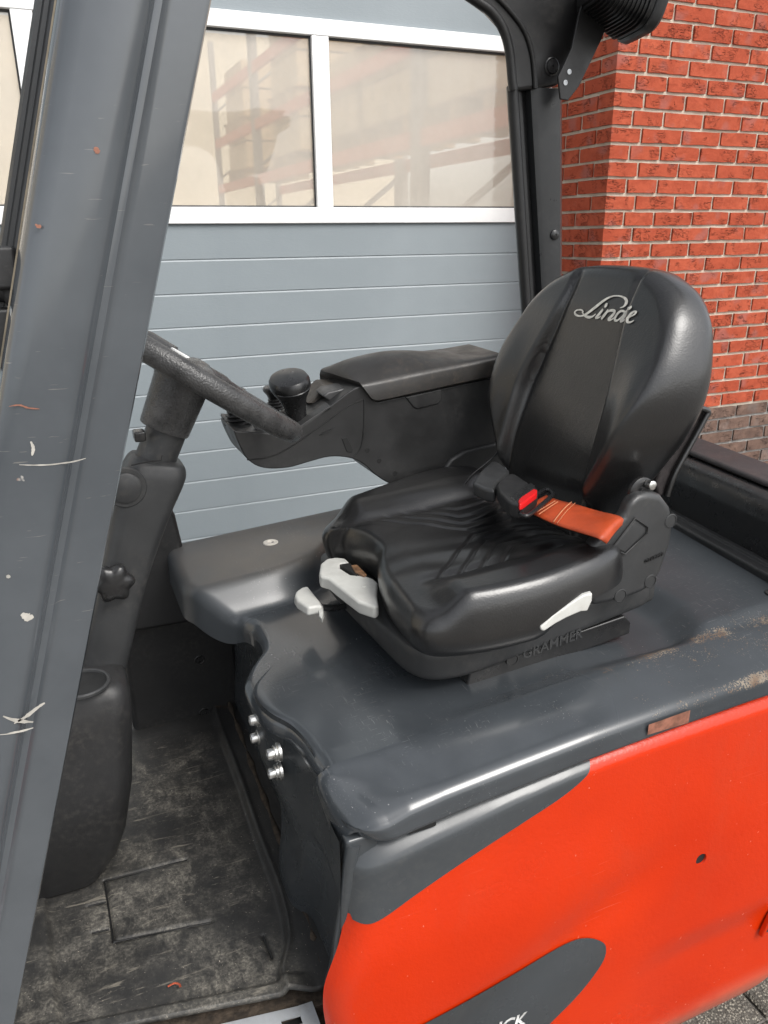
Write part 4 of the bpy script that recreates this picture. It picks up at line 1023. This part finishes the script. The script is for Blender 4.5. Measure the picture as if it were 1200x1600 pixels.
# seat pan, runners
def tz(x): return .07 * (x - .44) + .012 * sstep(.5, .92, x)
pan = catclosed([(.448, 1.395), (.442, 1.30), (.443, 1.217), (.448, 1.10), (.452, 1.02), (.460, .982), (.476, .957), (.505, .943), (.56, .937), (.70, .945), (.88, .957), (.915, .965), (.932, .985), (.935, 1.15), (.93, 1.38), (.85, 1.41), (.6, 1.42), (.48, 1.415)], 5)
secs = [[(cx_ + (x - cx_) * s, cy_ + (y - cy_) * s, z + tz(x)) for x, y in pan for cx_, cy_ in ((.69, 1.18),)] for s, z in ((.93, 1.030), (.975, 1.031), (.992, 1.036), (1.0, 1.044), (1.0, 1.070), (.996, 1.079), (.985, 1.083), (.93, 1.085))]
PAN = loft('seat_pan', secs, M_CHAR, SEAT, smooth=50)
for y0, y1 in ((.958, .99), (1.33, 1.36)):
    prism('seat_runner', [(.545, y0, .990), (.555, y0, 1.036), (.86, y0, 1.068), (.875, y0, 1.052), (.875, y0, 1.030)], (0, y1 - y0, 0), M_BLACKS, SEAT, bevel=.003)
# maker's lettering pressed into the pan side
l0 = at(812, 1023, Y=.951); l1 = at(930, 980, Y=.957); dx = Vector(l1 - l0)
text('pressed_lettering', 'GRAMMER', M_CHAR, SEAT, tuple(l0 + np.array([.0, -.008, -.004])), dx, (0, 0, 1), .026, depth=.0009, bold=.012)
eb = at(800, 1030, Y=.945); lathe('pressed_emblem', (eb[0], .944, eb[2]), (0, -1, 0), [(.012, -.004), (.012, .0022), (.009, .0024), (.0085, .0012), (.0005, .0012)], M_BLACK, SEAT, n=24)
# recliner cover
s_ = lambda q: (720 + q[0] / 3.53, 700 + q[1] / 3.53)
rc = [(700, 600), (730, 530), (830, 440), (905, 375), (930, 300), (985, 258), (1040, 245), (1110, 262), (1160, 330), (1178, 420), (1160, 540), (1110, 680), (1068, 760), (1000, 800), (900, 840), (720, 880), (690, 740)]
rp = [at(*s_(q), Y=.925) for q in rc]
RECL = prism('recliner_cover', rp, (.012, .036, -.004), M_CHAR, SEAT, bevel=.012, seg=4)
fl = [(850, 540), (965, 395), (1022, 440), (1020, 465), (905, 578), (865, 560)]
prism('belt_flap', [at(*s_(q), Y=.9235) for q in fl], (0, .01, 0), M_CHAR, SEAT, bevel=.0025)
gp = [at(*s_(q), Y=.9225) for q in [(840, 545), (962, 388), (1030, 436), (1028, 470), (906, 586), (860, 566), (840, 545)]]
tube('flap_seam', gp, .0016, M_DARKGAP, SEAT, n=6)
for q in ((1158, 402), (880, 815), (1045, 735)):
    c = at(*s_(q), Y=.925); lathe('cover_cap', (c[0], .9255, c[2]), (0, -1, 0), [(.0125, 0), (.0125, .0012), (.0108, .0018), (.0105, .0006), (.0004, .0008)], M_CHAR, SEAT, n=24)
tt0 = at(*s_((1012, 635)), Y=.924); tt1 = at(*s_((1125, 585)), Y=.924)
text('cover_lettering', 'GRAMMER', M_BLACK, SEAT, tuple(tt0 + np.array([0, -.0005, 0])), Vector(tt1 - tt0), (0, 0, 1), .0085, depth=.0012)
lathe('recliner_joint', at(*s_((985, 235)), Y=.955), (0, -1, 0), [(.024, 0), (.024, .006), (.021, .008), (.010, .008), (.0095, .013), (.001, .0135)], M_BLACKS, SEAT, n=28)
hb = at(*s_((1032, 200)), Y=.945); lathe('recliner_bolt', hb, (0, -1, .1), [(.0075, 0), (.0075, .012), (.006, .013), (.001, .013)], M_BOLT, SEAT, n=14)
# levers
def lever_white():
    # big handle at the front of the seat
    zt = 1.118
    z6 = lambda q: (440 + q[0] / 6, 840 + q[1] / 6)
    o1 = [(350, 330), (365, 240), (420, 195), (510, 180), (600, 190), (645, 235), (560, 240), (540, 275), (650, 345), (790, 355), (860, 380), (905, 420), (895, 540), (910, 630), (870, 650), (720, 600), (560, 480), (440, 385), (360, 360)]
    P = [at(*z6(q), Z=zt) for q in o1]
    o = prism('weight_handle', P, (0, 0, -.024), M_HANDLE, SEAT, bevel=.0065, seg=4)
    w = [(545, 250), (640, 235), (760, 330), (700, 352)]
    prism('handle_well', [at(*z6(q), Z=zt + .002) for q in w], (0, 0, -.02), M_DARKGAP, SEAT, bevel=.001)
    w = [(650, 255), (710, 250), (800, 340), (770, 350), (690, 320)]
    prism('weight_window', [at(*z6(q), Z=zt + .005) for q in w], (0, 0, -.006), simple('smoky_amber_window', (.20, .11, .06), .15, var=.4, vscale=60), SEAT, bevel=.002)
    c = at(*z6((765, 455)), Z=zt + .0); lathe('handle_pin', c, (0, 0, 1), [(.005, -.002), (.005, .0008), (.004, .0012), (.0003, .0012)], M_HANDLE, SEAT, n=18)
    # slide release lever
    zt = 1.072
    o2 = [(122, 545), (135, 500), (185, 465), (245, 448), (370, 600), (385, 640), (330, 640), (250, 655), (150, 590)]
    prism('slide_lever', [at(*z6(q), Z=zt) for q in o2], (-.002, 0, -.018), M_HANDLE, SEAT, bevel=.005, seg=4)
    o3 = [(345, 640), (385, 630), (392, 700), (375, 760), (350, 735)]
    prism('slide_lever_lip', [at(*z6(q), Z=zt - .008) for q in o3], (.003, .004, -.012), M_HANDLE, SEAT, bevel=.002)
    tube('slide_rod', catmull([at(*z6((370, 655)), Z=zt - .016), at(*z6((480, 660)), Z=zt - .022), at(*z6((620, 635)), Z=zt - .026), at(*z6((760, 600)), Z=zt - .02)], 6), .0062, M_BLACKS, SEAT, n=10)
    # backrest tilt lever on the near side
    z5 = lambda q: (780 + q[0] / 6.667, 930 + q[1] / 6.667)
    o4 = [(425, 335), (560, 215), (760, 75), (880, 0), (975, -20), (970, 60), (920, 170), (850, 175), (700, 240), (590, 300), (470, 380), (435, 372)]
    prism('tilt_lever', [at(*z5(q), Y=.870) for q in o4], (.004, .014, 0), M_HANDLE, SEAT, bevel=.004, seg=4)
    o5 = [(700, 20), (760, -120), (800, -160), (860, -150), (820, -60), (790, 30)]
    prism('tilt_lever_arm', [at(*z5(q), Y=.882) for q in o5], (.002, .012, 0), M_HANDLE, SEAT, bevel=.003)
lever_white()
# ---- seat belt
def belt():
    zb = 1.262
    up = [(470, 262), (540, 290), (630, 312), (760, 350), (855, 372), (890, 388), (906, 408)]; lo = [(362, 342), (430, 380), (530, 425), (620, 455), (735, 490), (775, 508), (802, 528)]
    zs = [zb + .004, zb + .002, zb, zb + .002, zb + .008, zb + .006, zb - .004]
    A = catmull([at(*s_(q), Z=z) for q, z in zip(up, zs)], 5); B = catmull([at(*s_(q), Z=z - .012) for q, z in zip(lo, zs)], 5)
    V = []; nc = 9
    for a, b in zip(A, B):
        for k in range(nc):
            t = k / (nc - 1); V.append(a + (b - a) * t + np.array([0, 0, .003 * math.sin(math.pi * t)]))
    o = mk('belt_strap', V, gridfaces(len(A), nc), M_BELT, SEAT, smooth=60)
    sd_ = o.modifiers.new('solid', 'SOLIDIFY'); sd_.thickness = .0022; sd_.offset = 0
    for t0, rr_ in ((9, .0011), (10, .0006)):
        tube('belt_stitch', [A[t0] + (B[t0] - A[t0]) * t + np.array([0, 0, .0028 + .003 * math.sin(math.pi * t)]) for t in np.linspace(.0, 1, 8)], rr_, M_THREAD, SEAT, n=6)
    for q0_, q1_ in (((420, 352), (520, 292)), ((430, 366), (535, 296))):
        tube('belt_stitch', [at(*s_(q0_), Z=zb + .002), at(*s_(q1_), Z=zb + .006)], .0008, M_THREAD, SEAT, n=6)
    # metal-look tongue frame
    fr = [(325, 345), (335, 325), (440, 245), (480, 232), (505, 250), (500, 268), (385, 362), (345, 372)]
    tube('tongue', list(catclosed([at(*s_(q), Z=zb + .006) for q in fr], 5)) + [at(*s_(fr[0]), Z=zb + .006)], .0042, M_BLACKS, SEAT, n=10)
    # buckle and stalk
    bk = [(195, 205), (215, 175), (265, 140), (300, 140), (425, 222), (418, 245), (345, 300), (318, 308), (268, 296), (215, 245)]
    bo = prism('buckle', [at(*s_(q), Z=zb + .022) for q in bk], (.002, 0, -.028), M_BLACK, SEAT, bevel=.006, seg=4)
    rb = [(316, 288), (332, 268), (402, 222), (422, 230), (420, 246), (345, 302), (324, 310)]
    prism('buckle_button', [at(*s_(q), Z=zb + .0245) for q in rb], (.0, 0, -.012), M_REDBTN, SEAT, bevel=.0025)
    prism('buckle_face', [at(*s_(q), Z=zb + .0232) for q in [(270, 268), (385, 188), (412, 208), (300, 292)]], (0, 0, -.01), M_BLACKS, SEAT, bevel=.002)
    st = [(62, 190), (100, 130), (165, 72), (200, 68), (265, 115), (270, 138), (205, 185), (195, 205), (190, 232), (130, 222)]
    prism('buckle_stalk', [at(*s_(q), Z=zb + .014) for q in st], (.002, 0, -.026), M_CHAR, SEAT, bevel=.008, seg=4)
    tube('buckle_cable', catmull([at(*s_(q), Y=1.33) for q in ((10, 215), (60, 150), (120, 100), (185, 45), (215, 5))], 6), .0018, M_BLACKS, SEAT, n=8)
belt()

# ---- armrest console with joysticks
z4 = lambda q: (200 + q[0] / 2, 500 + q[1] / 2)
YA = 1.45
ar = [(330, 346), (345, 385), (375, 437), (425, 463), (500, 462), (570, 443), (630, 428), (690, 431), (735, 450), (775, 485), (815, 510), (860, 519), (920, 512), (1000, 500), (1180, 480), (1180, 172), (1145, 182), (960, 218), (780, 256), (762, 248), (748, 225), (735, 207), (700, 218), (640, 262), (560, 322), (500, 356), (420, 352)]
outl = [at(*z4(q), Y=YA) for q in ar]
def arm_body():
    sm_ = catmull(np.array(outl[:15]), 4).tolist() + [p.tolist() for p in outl[15:20]] + catmull(np.array(outl[20:] + [outl[0]]), 4).tolist()[:-1]
    return prism('armrest_console', sm_, (0, .125, 0), M_CONSOLE, FK, bevel=.010, seg=4)
ARM = arm_body()
def arm_pad():
    # padded lid: near lower edge, near upper edge, crowned top, far edge
    lo_ = [(735, 205), (748, 228), (768, 252), (785, 257), (960, 219), (1180, 170)]
    nearU = [(655, 215), (700, 205), (780, 192), (960, 152), (1180, 105)]
    xs = np.linspace(0, 1, 26); secs = []
    A = catmull([at(*z4(q), Y=YA - .012) for q in [(765, 250), (790, 256), (880, 237), (1000, 211), (1180, 171)]], 10)
    B = catmull([at(*z4(q), Y=YA - .012) for q in [(728, 200), (770, 193), (880, 170), (1000, 146), (1180, 112)]], 10)
    for i, t in enumerate(np.linspace(0, 1, 41)):
        a, b = A[min(i, 40)], B[min(i, 40)]; hgt = .030 + .0 * t; cr_ = .036 * math.sin(math.pi * min(1, t * 1.15)) ** .8 * (1 - .25 * t)
        f = sstep(0, .12, t)
        pts = [a + np.array([0, .006, 0]), a + (b - a) * .1, a + (b - a) * .8, a + (b - a) * .95 + np.array([0, .003, 0]), b + np.array([0, .010, .002])]
        for k in range(1, 10):
            s = k / 9; pts.append(b + np.array([-.030 * s * (1 - sstep(0, .6, t)), .010 + .150 * s, .002 + cr_ * math.sin(math.pi * (s * .9)) ** 1.0 + .004 * s]))
        e = pts[-1]; pts += [e + np.array([0, .008, -.010]), e + np.array([0, .004, -.045]), a + np.array([0, .10, .0])]
        secs.append(pts)
    return loft('armrest_pad', secs, M_PAD, FK, smooth=50)
arm_pad()
# front pod deck where the joysticks stand
pd = [(640, 262), (735, 206), (700, 200), (640, 195), (615, 208), (575, 240), (520, 262), (430, 300), (330, 330), (330, 346), (420, 352), (500, 356), (560, 322)]
POD = prism('console_deck', [at(*z4(q), Y=YA + .002) + np.array([0, 0, -.004]) for q in [(332, 346), (425, 353), (500, 357), (560, 322), (640, 263), (732, 208), (700, 250), (600, 330), (500, 385), (400, 385), (345, 370)]], (0, .14, .012), M_CONSOLE, FK, bevel=.006)
tube('console_seam', catmull([at(*z4(q), Y=YA - .0005) for q in [(372, 437), (430, 430), (480, 412), (540, 375), (620, 318), (690, 268), (737, 248)]], 6), .0013, M_DARKGAP, ARM, n=6)
tube('console_seam', catmull([at(*z4(q), Y=YA - .0005) for q in [(738, 250), (738, 300), (735, 360), (724, 405), (700, 430)]], 6), .0016, M_DARKGAP, ARM, n=6)
for px, py in ((748, 407), (785, 440), (834, 479)):
    c = at(*z4((px, py)), Y=YA); lathe('screw_hole', (c[0], YA + .001, c[2]), (0, -1, 0), [(.0052, 0), (.0052, .0016), (.0042, .0018), (.0040, .0012), (.0002, .0012)], M_DARKGAP, ARM, n=16)
prism('console_slot', [at(*z4(q), Y=YA - .0015) for q in [(668, 370), (684, 366), (705, 405), (700, 415), (684, 412)]], (0, .006, 0), M_DARKGAP, ARM, bevel=.001)
prism('lid_grip', [at(*z4(q), Y=YA - .003) for q in [(865, 240), (985, 213), (982, 250), (972, 264), (905, 280), (892, 274)]], (0, .008, 0), M_CONSOLE, ARM, bevel=.004)
prism('side_bulge', [at(*z4(q), Y=YA - .010) for q in [(978, 495), (985, 470), (1010, 435), (1050, 412), (1180, 378), (1180, 475)]], (0, .03, 0), M_CONSOLE, ARM, bevel=.008, seg=4)
prism('switch_block', [at(*z4(q), Y=YA + .03) + np.array([0, 0, .006]) for q in [(608, 248), (625, 235), (680, 222), (695, 240), (652, 275), (635, 268)]], (0, .05, .004), M_SCREEN, ARM, bevel=.004)
prism('dusty_deck', [at(*z4(q), Y=YA + .07) for q in [(560, 262), (620, 208), (700, 205), (640, 262)]], (0, .07, .004), M_DUSTPAD, ARM, bevel=.003)
prism('label_strip', [at(*z4(q), Y=YA + .004) + np.array([0, -.004, .004]) for q in [(512, 352), (628, 274), (634, 282), (518, 360)]], (0, .02, .004), M_SCREEN, ARM, bevel=.001)
prism('switch_plate', [at(*z4(q), Y=YA + .02) + np.array([0, 0, .004]) for q in [(398, 348), (412, 336), (452, 358), (438, 371)]], (0, .02, .003), M_SCREEN, ARM, bevel=.001)
def joystick(base, top, s=1.0, knob=True):
    base = np.array(base); top = np.array(top); a = top - base; L = np.linalg.norm(a); a /= L
    o = lathe('joystick', base, a, [(.012 * s, 0), (.0205 * s, L * .28), (.0200 * s, L * .36), (.0225 * s, L * .50), (.0285 * s, L * .64), (.0370 * s, L * .75), (.0405 * s, L * .80), (.0395 * s, L * .812), (.0405 * s, L * .825), (.0400 * s, L * .90), (.0360 * s, L * .945), (.024 * s, L * .97), (.001, L * .985)], M_BLACKS, FK, n=36, smooth=35, mod=lambda an, t: 1 + .10 * math.cos(2 * an))
    return o
def bellows(base, axis, r0, n, name='bellows', dz=.008):
    pr = []
    for k in range(n):
        r = r0 * (1 - .11 * k); pr += [(r * .82, k * dz), (r, k * dz + dz * .35), (r, k * dz + dz * .6), (r * .80, k * dz + dz * .95)]
    return lathe(name, base, axis, pr, M_BLACK, FK, n=30, smooth=30)
jb = at(470, 676, Y=1.50); jt = at(457, 592, Y=1.475)
joystick(jb + np.array([0, 0, -.005]), jt + (jt - jb) * .10 + np.array([-.008, 0, 0]), 1.1)
bb = at(487, 668, Y=1.51); bellows(bb + np.array([.014, -.020, .000]), (-.35, 0, 1), .044, 5)
b2_ = at(373, 662, Y=1.54); bellows(b2_, (-.1, 0, 1), .030, 4)
jt2 = at(372, 606, Y=1.54); joystick(b2_ + np.array([0, 0, .01]), jt2 + np.array([0, 0, .002]), .42)
b3_ = at(430, 640, Y=1.58); bellows(b3_, (-.05, 0, 1), .020, 5, dz=.006); joystick(b3_, b3_ + np.array([-.004, 0, .052]), .55)

# ---- a dry orange scrap on the mat
lc = at(275, 1541, Z=.585)
tag(tube('dry_leaf', catmull([lc + np.array([-.012, .002, .003]), lc + np.array([-.002, .003, .004]), lc + np.array([.005, -.001, .003]), lc + np.array([.006, -.006, .002])], 5), .0018, simple('dry_orange_leaf', (.36, .07, .03), .7, var=.4, vscale=90), n=6, flat=.4), 'tiny dry orange scrap lying on the dirty floor mat', 'leaf')
